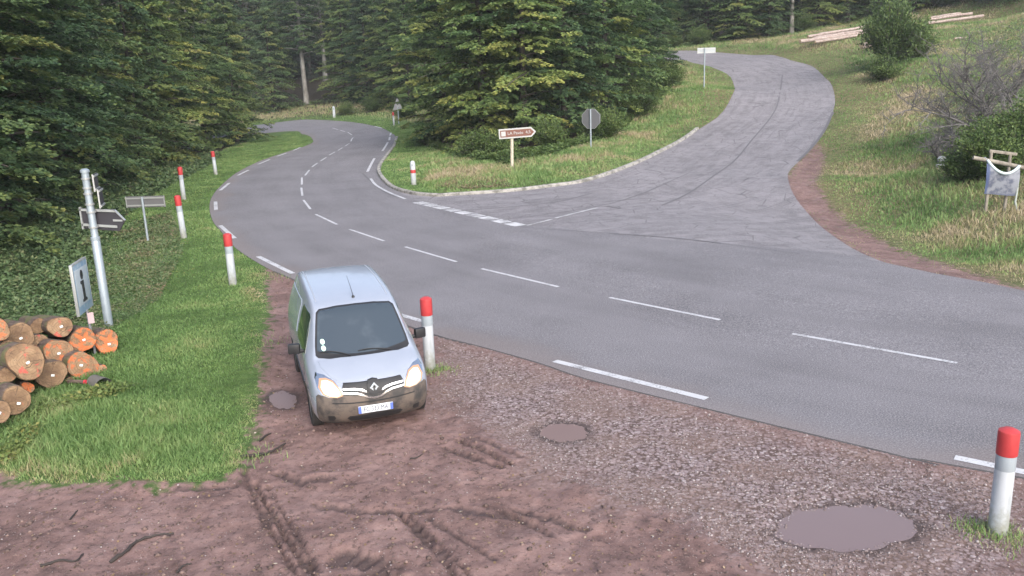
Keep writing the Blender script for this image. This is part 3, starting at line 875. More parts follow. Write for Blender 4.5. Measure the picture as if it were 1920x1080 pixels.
# trees beyond the left road bend
FB = [('h', 577, 182, 126, 1.25), ('h', 608, 165, 138, 1.2), ('a', 650, 188, 124, 1.0), ('b', 692, 200, 119, 1.05), ('a', 735, 205, 114, 1.0), ('a', 768, 212, 110, .95), ('c', 540, 172, 140, 1.1), ('b', 512, 190, 122, 1.0), ('h', 660, 170, 142, 1.2)]
fw = ["with a pale bare trunk beyond the left road bend", "with a dark bare trunk beside the pale trunk beyond the bend", "just right of the bare trunks beyond the left bend", "behind the white post at the left bend",
      "behind the triangular warning sign", "between the warning sign and the island trees", "left of the pale bare trunk, in deep shade", "at the left end of the trees beyond the bend", "farther up the bank behind the bend"]
for i, (k, px, py, D, s) in enumerate(FB):
    p = at_depth(px, py, D)
    place_tree(k, p[0], p[1], s, label=f"{KIND[k]} {fw[i]}", group="trees beyond the left road bend")
for i in range(26):
    x = -44 + (i % 13) * 4.2 + random.uniform(-1, 1); y = 142 + (i // 13) * 9 + random.uniform(-3, 3)
    place_tree(random.choice("fcbb"), x, y, random.uniform(1.1, 1.4), label="dark distant tree on the bank behind the left road bend", group="distant trees behind the left bend")
# trees above the side road
SR = [('b', 1272, 80, 1.0), ('c', 1325, 77, 1.0), ('a', 1385, 74, .85), ('b', 1440, 68, .95), ('h', 1486, 62, .9), ('a', 1535, 50, .8), ('c', 1590, 42, .85), ('b', 1650, 30, .8), ('a', 1715, 20, .7), ('c', 1790, 6, .8), ('f', 1860, 1, .9), ('c', 1915, -4, .9)]
sw = ["at the left end of the row above the side road", "second from the left above the side road", "in the middle above the grey sign of the side road", "beyond the crest of the side road",
      "with a thin bare stem left of the pale logs", "behind the left pile of pale logs", "just left of the dark bush at the top right", "behind the dark bush at the top right", "above the right far log pile",
      "at the top edge right of the far logs", "second from the top right corner", "in the top right corner of the picture"]
for i, (k, px, py, s) in enumerate(SR):
    p = G(px, py)
    place_tree(k, p[0], p[1], s, label=f"{KIND[k]} {sw[i]}", group="trees above the side road")
for i in range(30):
    p = G(1225 + (i % 15) * 50 + random.uniform(-14, 14), 74 - (i % 15) * 6.0)
    place_tree(random.choice("fcbba"), p[0] + random.uniform(-1, 1), p[1] + 7 + (i // 15) * 8 + random.uniform(-2, 2), random.uniform(.9, 1.2), label="dark distant tree on the hillside above the side road", group="distant trees above the side road")

# --- shrubs
def make_shrub(seed, H, R, n_st, nl, leaf, mat_leaf, varb=0.0, stems=True):
    g = np.random.default_rng(seed)
    root = empty("shrub", (0, 0, 0))
    bm = bmesh.new()
    Ps, Ds, Ns, Vs = [], [], [], []
    for b in range(n_st):
        az = g.uniform(0, 6.28); rr = R * math.sqrt(g.uniform(0.02, 1)); hh = H * (1 - 0.55 * (rr / R) ** 2) * g.uniform(0.6, 1.08)
        tip = np.array([math.cos(az) * rr, math.sin(az) * rr, hh])
        pts = [np.array([tip[0] * s ** 1.3, tip[1] * s ** 1.3, hh * s - 0.08 * R * s * s]) for s in np.linspace(0, 1, 5)]
        pts[0] = pts[0] + np.array([g.normal(0, .12 * R), g.normal(0, .12 * R), -0.1])
        if stems: tube(bm, pts, [0.018 * H ** 0.5 * (1 - s * 0.8) + 0.003 for s in np.linspace(0, 1, 5)], 5, caps=False)
        q = g.uniform(0.25, 1.05, nl)
        ii = np.clip((q * 4).astype(int), 0, 3); fr = (q * 4 - ii)[:, None]
        A = np.array(pts)
        p = A[ii] * (1 - fr) + A[np.minimum(ii + 1, 4)] * fr + g.normal(0, 0.085 * R + 0.03, (nl, 3)) * np.array([1, 1, 0.55])
        p[:, 2] = np.maximum(p[:, 2], 0.02)
        d = norm(g.normal(0, 1, (nl, 3)) * np.array([1, 1, 0.5]) + tip[None] * 0.5)
        nn = norm(g.normal(0, 0.55, (nl, 3)) + np.array([0, 0, 1.0]))
        Ps.append(p); Ds.append(d); Ns.append(nn)
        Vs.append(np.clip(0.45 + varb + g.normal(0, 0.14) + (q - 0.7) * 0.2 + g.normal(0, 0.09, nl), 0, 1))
    Pt = np.vstack(Ps); D = np.vstack(Ds); N = np.vstack(Ns); k = len(Pt)
    V = leaf_quads(Pt, D, N, leaf[0] * g.uniform(.7, 1.3, k), leaf[1] * g.uniform(.7, 1.3, k))
    if stems: obj("stems", bm, mb, root)
    else: bm.free()
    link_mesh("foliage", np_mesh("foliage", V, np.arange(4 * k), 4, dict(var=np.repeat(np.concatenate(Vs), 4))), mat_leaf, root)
    return root
sh_a = make_shrub(21, 1.6, 1.2, 70, 110, (0.10, 0.065), m_shrub)
sh_b = make_shrub(22, 2.6, 1.7, 120, 130, (0.12, 0.08), m_shrub, -0.05)
SHP = dict(a=sh_a, b=sh_b); shu = set()
def place_shrub(k, x, y, s, label, group=None, sz=1.0):
    o = SHP[k] if k not in shu else copy_tree(SHP[k]); shu.add(k)
    o.name = "shrub"; o.location = (x, y, zt1(x, y) - 0.03); o.scale = (s, s, s * sz); o.rotation_euler = (0, 0, random.uniform(0, 6.28))
    return tag(o, label, "shrub", group)
for (k, px, py, D, s, lab) in [
    ('b', 1850, 345, 33.0, .88, "large bright green shrub behind the wooden frame with the banner"), ('b', 1912, 330, 34.5, .95, "bright green shrub at the right frame edge behind the wooden frame"),
    ('a', 1808, 352, 33.5, .85, "low green shrub between the white canister and the wooden frame"), ('a', 1862, 290, 38, 1.2, "green shrub under the dead grey branches"),
    ('b', 1672, 118, 68, 1.45, "tall dark shrub growing in front of the far log piles"), ('b', 1705, 105, 70, 1.25, "leaning leafy shrub at the right of the far log piles"), ('a', 1655, 150, 64, 1.2, "small dark shrub at the foot of the tall one before the logs"), ('a', 1715, 95, 70, 1.2, "thin grey-green shrub between the two far log piles"),
    ('b', 1030, 285, 52, .75, "small dark shrub under the island trees between both signs"), ('a', 935, 300, 50, 1.0, "small shrub at the foot of the brown sign's trees"), ('a', 895, 300, 51, 1.1, "small shrub left of the brown sign post"),
    ('b', 1130, 262, 55, .9, "dark shrub right behind the stop sign"), ('b', 1190, 220, 62, 1.0, "shrub on the island slope right of the stop sign"), ('b', 1235, 185, 70, 1.1, "brown-green shrub at the right end of the island wood"), ('a', 1255, 165, 74, 1.2, "low shrub next to the grey sign on the island"),
    ('a', 650, 216, 112, 1.1, "low dark shrub behind the far white post"), ('b', 700, 212, 111, .9, "shrub left of the warning sign beyond the bend"), ('b', 760, 225, 98, .9, "shrub between the warning sign and the island"), ('a', 800, 262, 64, 1.0, "shrub on the left corner of the grass island"),
    ('b', 1500, 52, 104, 1.0, "shrub above the left log pile"), ('b', 1440, 72, 104, .9, "green shrub on the bank beyond the crest"), ('b', 1380, 82, 104, .9, "shrub on the bank right of the grey side road sign"), ('b', 1310, 80, 103, .9, "shrub on the bank left of the grey side road sign"), ('b', 1260, 82, 104, .8, "shrub on the bank at the vanishing side road"),
    ('b', 1770, 12, 104, 1.1, "shrub at the upper edge right of the far logs"), ('b', 1850, 2, 106, 1.2, "shrub at the top right corner of the slope")]:
    p = at_depth(px, py, D)
    place_shrub(k, p[0], p[1], s, lab, sz=1.5 if "tall dark" in lab else 1.0)

# --- grass, tall weeds, brambles: nobody could count them
def blades(P, h, wdt, lean, var, g):
    k = len(P)
    a = g.uniform(0, 6.28, k); la = g.uniform(0, 6.28, k)
    D = np.stack([np.cos(a), np.sin(a), np.zeros(k)], 1); Ld = np.stack([np.cos(la), np.sin(la), np.zeros(k)], 1)
    wv = D * (wdt / 2)[:, None]
    upv = np.array([[0, 0, 1.0]])
    m1 = P + upv * (h * 0.55)[:, None] + Ld * (lean * 0.3)[:, None]
    tip = P + upv * (h * 0.92)[:, None] + Ld * lean[:, None]
    V = np.stack([P - wv, P + wv, m1 + wv * 0.7, tip, m1 - wv * 0.7], 1).reshape(-1, 3)
    i = np.arange(k)[:, None] * 5
    T = np.concatenate([i + 0, i + 1, i + 2, i + 0, i + 2, i + 4, i + 4, i + 2, i + 3], 1).reshape(-1)
    return V, T, np.repeat(var, 5)

def scatter(poly, n_, g, dens_pow=1.0):
    """points inside a polygon, thinner with distance from the road bend's foreground"""
    lo = poly.min(0); hi = poly.max(0); out = []
    tot = 0
    while tot < n_:
        q = g.uniform(lo, hi, (n_ * 2, 2))
        d = np.hypot(q[:, 0], q[:, 1]); dm = max(7.0, np.hypot(*poly.T).min())
        q = q[g.uniform(0, 1, len(q)) < np.clip(dm / d, 0, 1) ** dens_pow]
        q = q[sdist(q[:, 0], q[:, 1], poly) > 0]
        out.append(q); tot += len(q)
        if len(q) == 0: break
    return np.vstack(out)[:n_]

def turf(name, poly, n_, h0, w0, seed, vfun, keep=None, label=None):
    g = np.random.default_rng(seed)
    q = scatter(np.asarray(poly), n_, g, 1.2 if name == 'meadow_grass' else 1.6)
    rd = np.maximum(sdist(q[:, 0], q[:, 1], MAIN), sdist(q[:, 0], q[:, 1], SIDE))
    dd = np.maximum(sdist(q[:, 0], q[:, 1], DIRT), sdist(q[:, 0], q[:, 1], SHOULDER))
    nz = (fbm(q[:, 0] * 1.7, q[:, 1] * 1.7, 5) - 0.5) * 1.5
    ok = (rd < -0.03) & (dd + nz * 1.3 + np.abs(g.normal(0, 0.55, len(q))) * -0.9 + 0.22 < 0.05)
    if keep is not None: ok &= keep(q[:, 0], q[:, 1], g)
    q = q[ok]; rd = rd[ok]; dd = dd[ok]
    k = len(q)
    dist = np.hypot(q[:, 0], q[:, 1])
    sc = np.clip(dist / 18.0, 0.75, 3.4)                       # farther plants drawn as whole tufts
    cl = fbm(q[:, 0] * 0.9, q[:, 1] * 0.9, seed + 3); c2 = vnoise(q[:, 0] * 3.5, q[:, 1] * 3.5, seed + 8)
    h = h0(q[:, 0], q[:, 1], rd) * g.uniform(0.5, 1.3, k) * (0.5 + 1.0 * cl) * (0.35 + 0.65 * sstep(0.3, -0.9, dd))
    P = np.stack([q[:, 0], q[:, 1], zg(q[:, 0], q[:, 1]) - 0.01], 1)
    var = np.clip(vfun(q[:, 0], q[:, 1], cl, c2, rd, g) + 0.17 * sstep(-0.7, 0.2, dd), 0, 1)
    V, T, va = blades(P, h, w0 * sc * g.uniform(0.7, 1.4, k), h * g.uniform(0.2, 0.9, k), var, g)
    return tag(link_mesh(name, np_mesh(name, V, T, 3, dict(var=va)), m_grass), kind="stuff")

left_verge = np.vstack([nearL[4 * 11:4 * 27], [[-26, 86], [-21.5, 58], [-19.2, 45], [-15.6, 29], [-13.9, 20], [-12, 8], [-7, 7.5]], dirtE[::-1]])
def v_left(x, y, cl, c2, rd, g):
    away = sstep(3.5, 7.5, -rd) * sstep(14, 20, y)
    d = sstep(-0.9, 0.0, np.maximum(sdist(x, y, DIRT), -9)) 
    return 0.38 + (cl - 0.5) * 0.85 + (c2 - 0.5) * 0.18 + g.normal(0, 0.08, len(x)) - 0.10 * away + 0.16 * d * (c2 > .4) + 0.32 * (fbm(x * 0.6, y * 0.6, 55) > 0.62) * away
turf("verge_grass", left_verge, 230000, lambda x, y, rd: 0.058 + 0.09 * sstep(4, 8, -rd), 0.018, 101, v_left)
isl_poly = np.vstack([kerbL, sideL[:-1], [[2, 90], [-12, 96]]])
def v_isl(x, y, cl, c2, rd, g):
    edge = 1 - sstep(0.6, 2.2, -rd)
    leftc = 1 - sstep(-6.5, -3.5, x)
    return 0.64 + (fbm(x * .55, y * .55, 88) - .5) * 1.0 + (cl - 0.5) * 0.5 + (c2 - 0.5) * 0.25 + g.normal(0, 0.10, len(x)) - 0.16 * np.maximum(edge, leftc)
turf("island_grass", isl_poly, 120000, lambda x, y, rd: 0.08 + 0.15 * sstep(0.8, 3.0, -rd) * sstep(-6.5, -3, x), 0.018, 102, v_isl, keep=lambda x, y, g: sdist(x, y, FOREST_C) < 1.5)
right_poly = np.vstack([far2[3:], [ext2], [[34, 16], [52, 40], [62, 80], [58, 108], [10, 112], [2, 108]], sideR[:-16]])
def v_right(x, y, cl, c2, rd, g):
    near_road = 1 - sstep(1.0, 2.6, -rd)
    green = sstep(0.53, 0.63, fbm(x * 0.16, y * 0.16, 63))
    return 0.68 + (fbm(x * .33, y * .33, 89) - .5) * 1.3 + (cl - 0.5) * 0.45 + (c2 - 0.5) * 0.22 + g.normal(0, 0.11, len(x)) - 0.22 * np.maximum(near_road * 0.9, green)
turf("meadow_grass", right_poly, 260000, lambda x, y, rd: 0.08 + 0.17 * sstep(1.5, 4.0, -rd) * (0.4 + 0.9 * fbm(x * .3, y * .3, 70)), 0.017, 103, v_right)
far_poly = np.vstack([farL[:4 * 9], Gs([(800, 262)])[:, :2], [[-2, 104], [-12, 118], [-30, 124], [-50, 124]]])
turf("bank_grass", far_poly, 30000, lambda x, y, rd: 0.12 + 0.22 * sstep(2, 5, -rd), 0.018, 104, lambda x, y, cl, c2, rd, g: 0.40 + (cl - 0.5) * 0.5 + 0.38 * sstep(1.5, 4, -rd) + g.normal(0, 0.1, len(x)))

def ground_leaves(name, poly, n_, seed, hfun, leaf, mat_, var0=0.4, zup=1.0):
    g = np.random.default_rng(seed)
    q = scatter(np.asarray(poly), n_, g, 1.3)
    rd = np.maximum(np.maximum(sdist(q[:, 0], q[:, 1], MAIN), sdist(q[:, 0], q[:, 1], SIDE)), sdist(q[:, 0], q[:, 1], DIRT))
    q = q[rd < -0.2]; k = len(q)
    cl = fbm(q[:, 0] * 1.1, q[:, 1] * 1.1, seed)
    hh = hfun(q[:, 0], q[:, 1]) * (0.2 + 1.6 * np.clip(cl - 0.25, 0, 1))
    P = np.stack([q[:, 0], q[:, 1], zg(q[:, 0], q[:, 1]) + hh * g.uniform(0, 1, k) ** 0.6], 1)
    D = norm(g.normal(0, 1, (k, 3)) * np.array([1, 1, 0.45])); N = norm(g.normal(0, 0.5, (k, 3)) + np.array([0, 0, 1.0]))
    sc = np.clip(np.hypot(q[:, 0], q[:, 1]) / 20, 0.7, 2.2)
    V = leaf_quads(P, D, N, leaf * sc * g.uniform(.6, 1.4, k), leaf * .7 * sc * g.uniform(.6, 1.3, k))
    var = np.clip(var0 + (cl - 0.5) * 0.7 + g.normal(0, 0.13, k), 0, 1)
    return tag(link_mesh(name, np_mesh(name, V, np.arange(4 * k), 4, dict(var=np.repeat(var, 4))), mat_), kind="stuff")
br_poly = np.array([(-9.9, 18.9), (-10.8, 21), (-11.9, 24), (-13.6, 28), (-15.6, 34), (-17.8, 43), (-19.6, 55), (-22, 66), (-25, 66), (-22, 44), (-18, 28), (-17, 18), (-16, 13.5), (-10.5, 14.5)])
ground_leaves("bramble_patch", br_poly, 75000, 201, lambda x, y: 0.25 + 0.35 * sstep(-11, -15, x), 0.085, m_bramble, 0.42)
ground_leaves("verge_weeds", Gs([(185, 640), (300, 560), (345, 470), (322, 400), (240, 420), (180, 480), (60, 560)])[:, :2], 26000, 207, lambda x, y: 0.13 + 0 * x, 0.05, m_bramble, 0.62)
ground_leaves("brown_weeds", Gs([(815, 352), (880, 356), (960, 350), (950, 336), (860, 334)])[:, :2], 5000, 208, lambda x, y: 0.16 + 0 * x, 0.045, m_bramble, 0.92)
ground_leaves("weed_patch", np.array([(-7.9, 13.0), (-7.0, 13.6), (-6.7, 14.3), (-7.3, 14.6), (-7.9, 14.0), (-8.4, 13.2), (-8.8, 12.2), (-8.6, 11.0), (-7.4, 10.6), (-7.2, 11.6), (-7.4, 12.4)]), 8000, 202, lambda x, y: 0.20 + 0 * x, 0.085, m_shrub, 0.62)
ground_leaves("clover_patch", left_verge, 60000, 203, lambda x, y: 0.05 + 0 * x, 0.035, m_shrub, 0.52)
ground_leaves("undergrowth", np.vstack([far_poly[-5:], [[-60, 128], [-10, 126], [8, 108]]]), 16000, 204, lambda x, y: 0.7 + 0 * x, 0.11, m_bramble, 0.5)
ground_leaves("slope_weeds", np.array([(22, 24), (17.5, 30), (20, 40), (26, 52), (34, 62), (40, 78), (58, 80), (52, 40), (34, 18)]), 42000, 205, lambda x, y: 0.45 + 0 * x, 0.075, m_bramble, 0.55)
ground_leaves("island_weeds", np.vstack([FOREST_C[:7] + np.array([0.3, -0.9]), FOREST_C[:7][::-1] + np.array([0, 1.5])]), 20000, 206, lambda x, y: 0.6 + 0 * x, 0.07, m_shrub, 0.40)

# ------------------------------------------------------------------ delivery van
m_white = new_mat("van_white_paint", (0.60, 0.63, 0.68), 0.28, coat=0.5)
n = NT(m_white); oc = n.objc(); zz = n.sep(oc, 2)
dirtv = n.m('MULTIPLY', n.ss(n.m('ADD', zz, n.m('MULTIPLY', n.noise(5, oc, 4), 0.5)), 0.95, 0.45), 0.7)
n.col(n.mix(dirtv, n.mix(n.noise(3, oc, 3), (0.27, 0.30, 0.365), (0.315, 0.345, 0.41)), (0.33, 0.28, 0.25)))
n.rough(n.m('ADD', 0.25, n.m('MULTIPLY', dirtv, 0.5)))
m_plastic = new_mat("van_black_plastic", (0.018, 0.018, 0.02), 0.5)
m_bump = new_mat("van_bumper_plastic", (0.1, 0.09, 0.085), 0.7)
n = NT(m_bump); oc = n.objc()
n.col(n.mix(n.ss(n.noise(4, oc, 5, 0.65), 0.36, 0.62), (0.045, 0.042, 0.041), (0.135, 0.108, 0.09)))
n.bump(n.noise(40, oc, 3), 0.2, 0.01)
m_glass = new_mat("van_glass", (0.10, 0.125, 0.135), 0.07, spec=0.9, coat=0.6)
n = NT(m_glass); oc = n.objc()
n.col(n.mix(n.m('MULTIPLY', n.ss(n.noise(2.2, oc, 4), 0.5, 0.75), 0.6), (0.035, 0.048, 0.060), (0.085, 0.105, 0.12)))  # blue-grey tones stand for sky and forest reflected in the windscreen
m_sglass = new_mat("van_side_glass", (0.025, 0.045, 0.03), 0.06, spec=0.8)
m_chrome = new_mat("chrome_trim", (0.75, 0.76, 0.78), 0.2, 1.0)
m_dark = new_mat("dark_recess", (0.02, 0.02, 0.022), 0.6)
m_tyre = new_mat("tyre_rubber", (0.03, 0.028, 0.027), 0.85)
m_rim = new_mat("wheel_rim", (0.30, 0.30, 0.31), 0.45, 0.7)
m_lamp = bpy.data.materials.new("headlight_lit"); m_lamp.use_nodes = True
n = NT(m_lamp)
n.b.inputs["Base Color"].default_value = (.12, .11, .09, 1)
n.b.inputs["Emission Color"].default_value = (1.0, 0.84, 0.58, 1)
n.b.inputs["Emission Strength"].default_value = 1.1

m_fringe = bpy.data.materials.new("headlight_fringe"); m_fringe.use_nodes = True  # orange fringe of the headlight glare, put in as a glowing rim
n = NT(m_fringe)
n.b.inputs["Base Color"].default_value = (.06, .05, .045, 1)
n.b.inputs["Emission Color"].default_value = (1.0, 0.50, 0.28, 1)
n.b.inputs["Emission Strength"].default_value = 0.45
def make_van():
    root = empty("delivery_van", (0, 0, 0))
    NI, NJ, NK = 7, 10, 6
    top = [(-2.04, .90, .72), (-1.74, 1.00, .765), (-1.36, 1.085, .755), (-1.02, 1.40, .71), (-.70, 1.70, .66), (-.30, 1.80, .67), (.6, 1.845, .68), (1.5, 1.835, .68), (1.98, 1.79, .665), (2.13, 1.70, .64)]
    ylow = [-2.13, -1.74, -1.28, -.90, -.50, -.10, .6, 1.45, 1.95, 2.16]
    beltz = [.80, .90, .99, 1.05, 1.07, 1.08, 1.09, 1.09, 1.09, 1.08]
    wl = {0: (.78, .83, .845, .825, .79), 1: (.83, .895, .915, .885, .84)}
    def pos(i, j, k):
        xi = (i - 3) / 3.0
        ty, tz, tw = top[j]
        wd = wl.get(j, (.85, .90, .92, .905, None))
        bz = beltz[j]
        if k == 5: y, z, w_ = ty, tz, tw
        elif k == 4:
            f = .5
            z = bz + (tz - bz) * f; y = ylow[j] + (ty - ylow[j]) * f
            w_ = wd[4] if wd[4] else wd[3] + (tw - wd[3]) * (0.40 if j > 2 else .5)
        else:
            z = (.20, .42, .64, bz)[k]; y = ylow[j]; w_ = wd[k]
        if j == 0:
            y = {0: -2.02, 1: -2.17, 2: -2.19, 3: -2.15, 4: -2.10, 5: -2.03}[k]
            y += .17 * abs(xi) ** 2.6
        if j == 9: y = {0: 2.08, 1: 2.16, 2: 2.17, 3: 2.16, 4: 2.13, 5: 2.06}[k] - .04 * abs(xi) ** 2
        if k == 5:
            z += .035 * (1 - xi * xi) * (1 if j != 0 else .5)
        if j in (2, 3, 4) and k >= 4: y -= (.11, .085, .06)[j - 2] * (1 - xi * xi)
        if j == 1 and k == 5: y -= .05 * (1 - xi * xi)
        return Vector((w_ * xi, y, z))
    bm = bmesh.new()
    vd = {}
    for i in range(NI):
        for j in range(NJ):
            for k in range(NK):
                if i in (0, NI - 1) or j in (0, NJ - 1) or k in (0, NK - 1): vd[i, j, k] = bm.verts.new(pos(i, j, k))
    def q(a, b, c, d): bm.faces.new((vd[a], vd[b], vd[c], vd[d]))
    for j in range(NJ - 1):
        for k in range(NK - 1):
            q((0, j, k), (0, j + 1, k), (0, j + 1, k + 1), (0, j, k + 1)); q((6, j, k), (6, j, k + 1), (6, j + 1, k + 1), (6, j + 1, k))
    for i in range(NI - 1):
        for k in range(NK - 1):
            q((i, 0, k), (i, 0, k + 1), (i + 1, 0, k + 1), (i + 1, 0, k)); q((i, 9, k), (i + 1, 9, k), (i + 1, 9, k + 1), (i, 9, k + 1))
        for j in range(NJ - 1):
            q((i, j, 0), (i + 1, j, 0), (i + 1, j + 1, 0), (i, j + 1, 0)); q((i, j, 5), (i, j + 1, 5), (i + 1, j + 1, 5), (i + 1, j, 5))
    bmesh.ops.recalc_face_normals(bm, faces=bm.faces[:])
    cr = bm.edges.layers.float.new("crease_edge")
    for e in bm.edges:
        ks = [key for key, v in vd.items() if v in e.verts]
        if all(k[2] == 5 and k[0] in (0, 6) for k in ks): e[cr] = .45
        if all(k[1] == 0 and k[2] == 5 for k in ks): e[cr] = .5
        if all(k[1] == 2 and k[2] == 5 for k in ks): e[cr] = .6
        if all(k[1] == 4 and k[2] == 5 for k in ks): e[cr] = .35
        if all(k[1] == 9 and k[2] == 5 for k in ks): e[cr] = .4
        if all(k[1] == 9 and k[0] in (0, 6) for k in ks): e[cr] = .4
    me = bpy.data.meshes.new("body"); bm.to_mesh(me); bm.free()
    tmp = bpy.data.objects.new("tmp", me); COL.objects.link(tmp)
    md = tmp.modifiers.new("s", 'SUBSURF'); md.levels = 3; md.render_levels = 3
    dg = bpy.context.evaluated_depsgraph_get()
    smooth_me = bpy.data.meshes.new_from_object(tmp.evaluated_get(dg))
    bvh = BVHTree.FromPolygons([v.co.copy() for v in smooth_me.vertices], [tuple(p.vertices) for p in smooth_me.polygons])
    # wheel wells cut out of the sides
    tmp.modifiers.clear(); tmp.data = smooth_me
    bmc = bmesh.new()
    for yy in (-1.30, 1.40):
        for sx in (-1, 1):
            bmesh.ops.create_cone(bmc, cap_ends=True, segments=40, radius1=.365, radius2=.365, depth=.5, matrix=Matrix.Translation((sx * .85, yy, .30)) @ Matrix.Rotation(math.pi / 2, 4, 'Y'))
    mc = bpy.data.meshes.new("cut"); bmc.to_mesh(mc); bmc.free()
    smooth_me.materials.append(m_white); smooth_me.materials.append(m_dark)
    mc.materials.append(m_white); mc.materials.append(m_dark)
    for p in mc.polygons: p.material_index = 1
    cut = bpy.data.objects.new("cut", mc); COL.objects.link(cut)
    b = tmp.modifiers.new("b", 'BOOLEAN'); b.operation = 'DIFFERENCE'; b.object = cut; b.solver = 'EXACT'
    dg = bpy.context.evaluated_depsgraph_get()
    fin = bpy.data.meshes.new_from_object(tmp.evaluated_get(dg))
    bpy.data.objects.remove(tmp); bpy.data.objects.remove(cut)
    for p in fin.polygons: p.use_smooth = True
    fin.set_sharp_from_angle(angle=math.radians(35))
    body = link_mesh("body", fin, None, root)

    def patch(name, poly, mat_, off, axis='front', step=0.04, parent=None, skirt=0.03, side=1):
        """panel lying on the body: outline given in the view along axis"""
        b = bmesh.new()
        vs = [b.verts.new((p[0], p[1], 0)) for p in poly]
        es = [b.edges.new((vs[i], vs[(i + 1) % len(vs)])) for i in range(len(vs))]
        bmesh.ops.triangle_fill(b, edges=es, use_beauty=True)
        P = np.array(poly)
        for ax, nor in ((0, (1, 0, 0)), (1, (0, 1, 0))):
            for v in np.arange(P[:, ax].min() + step * .5, P[:, ax].max(), step):
                co = [0, 0, 0]; co[ax] = v
                bmesh.ops.bisect_plane(b, geom=b.verts[:] + b.edges[:] + b.faces[:], plane_co=co, plane_no=nor, dist=1e-5)
        d = {'front': Vector((0, 1, 0)), 'top': Vector((0, 0, -1)), 'side': Vector((-side, 0, 0)), 'rear': Vector((0, -1, 0))}[axis]
        for v in b.verts:
            a, c = v.co.x, v.co.y
            o = {'front': Vector((a, -6, c)), 'top': Vector((a, c, 6)), 'side': Vector((side * 6, a, c)), 'rear': Vector((a, 6, c))}[axis]
            hit, nor, _, _ = bvh.ray_cast(o, d)
            if hit is None:
                hit, nor, _, _ = bvh.find_nearest(o + d * 5.2)
            v.co = hit + (nor * 0.6 - d * 0.4) * off
        bmesh.ops.recalc_face_normals(b, faces=b.faces[:])
        sn = sum((f.normal for f in b.faces), Vector())
        if sn.dot(d) > 0: bmesh.ops.reverse_faces(b, faces=b.faces[:])
        be = [e for e in b.edges if len(e.link_faces) == 1]
        r = bmesh.ops.extrude_edge_only(b, edges=be)
        for g in r['geom']:
            if isinstance(g, bmesh.types.BMVert): g.co += d * (skirt + off)
        return obj(name, b, mat_, parent or root, angle=45)
    mir = lambda P: [(-x, z) for x, z in P]
    sym = lambda R_: R_ + [(-x, z) for x, z in reversed(R_) if abs(x) > 1e-6]
    # glass
    fr = patch("windscreen_frame", sym([(0, 1.735), (.30, 1.728), (.57, 1.70), (.625, 1.66), (.665, 1.5), (.72, 1.25), (.735, 1.13), (.70, 1.10), (.40, 1.085), (0, 1.075)]), m_plastic, .004)
    patch("windscreen", sym([(0, 1.715), (.30, 1.708), (.56, 1.68), (.60, 1.645), (.635, 1.5), (.69, 1.25), (.70, 1.19), (.66, 1.17), (.35, 1.135), (0, 1.125)]), m_glass, .008)
    # bonnet panel
    patch("bonnet", sym([(0, -2.055), (.25, -2.045), (.42, -2.02), (.50, -1.97), (.60, -1.86), (.70, -1.62), (.715, -1.44), (.55, -1.46), (.3, -1.495), (0, -1.51)]), m_white, .006, 'top', skirt=.012)
    # bumper, grille, trims
    bp = patch("bumper", sym([(0, .735), (.40, .745), (.62, .69), (.80, .735), (.83, .70), (.838, .45), (.80, .25), (.5, .215), (0, .21)]), m_bump, .012, step=.05)
    patch("bumper_gap", sym([(0, .60), (.35, .605), (.62, .62), (.62, .605), (.35, .588), (0, .58)]), m_dark, .016, parent=bp)
    patch("air_intake", sym([(0, .375), (.38, .375), (.42, .34), (.36, .275), (0, .27)]), m_dark, .015, parent=bp)
    patch("fog_lamp", [(-.69, .40), (-.60, .40), (-.58, .35), (-.61, .30), (-.68, .31)], m_dark, .015, parent=bp)
    patch("fog_lamp", [(.69, .40), (.60, .40), (.58, .35), (.61, .30), (.68, .31)], m_dark, .015, parent=bp)
    gr = patch("grille", sym([(0, .875), (.20, .872), (.43, .875), (.47, .80), (.45, .72), (.22, .70), (.10, .655), (0, .64)]), m_dark, .012)
    for s in (1, -1):
        f = (lambda P: P) if s > 0 else mir
        patch("chrome_bar", f([(.45, .815), (.28, .805), (.17, .785), (.12, .755), (.115, .735), (.18, .762), (.28, .782), (.45, .792)]), m_chrome, .025, step=.02, parent=gr)
        patch("chrome_bar", f([(.45, .765), (.26, .748), (.17, .715), (.10, .672), (0, .655), (0, .63), (.10, .645), (.18, .69), (.27, .722), (.45, .738)]), m_chrome, .025, step=.02, parent=gr)
        hl = patch("headlight", f([(.445, .715), (.47, .80), (.56, .905), (.68, .965), (.79, .985), (.815, .93), (.805, .82), (.755, .735), (.66, .70), (.53, .685)]), m_chrome, .010, step=.03)
        patch("lamp_fringe", f([(.455, .718), (.49, .81), (.57, .897), (.665, .93), (.755, .925), (.785, .83), (.735, .742), (.645, .705), (.535, .692)]), m_fringe, .022, step=.02, parent=hl)
        patch("lamp_glow", f([(.482, .732), (.508, .80), (.578, .876), (.655, .903), (.73, .897), (.75, .828), (.715, .757), (.637, .719), (.543, .709)]), m_lamp, .032, step=.02, parent=hl)
        patch("side_window", [(-1.02, 1.09), (-.70, 1.58), (-.60, 1.62), (-.05, 1.645), (0, 1.6), (.02, 1.10)], m_sglass, .006, 'side', side=s)
        patch("side_panel", [(.22, 1.12), (.22, 1.60), (.30, 1.64), (1.82, 1.62), (1.88, 1.55), (1.92, 1.12)], m_white, .010, 'side', side=s, skirt=.02)
        patch("rub_strip", [(-.88, .50), (-.88, .60), (.98, .60), (.98, .50)], m_plastic, .012, 'side', side=s)
        for y0 in (-1.06, .10):
            patch("door_seam", [(y0, .45), (y0, 1.07), (y0 + .012, 1.07), (y0 + .012, .45)], m_dark, .002, 'side', side=s, step=.1)
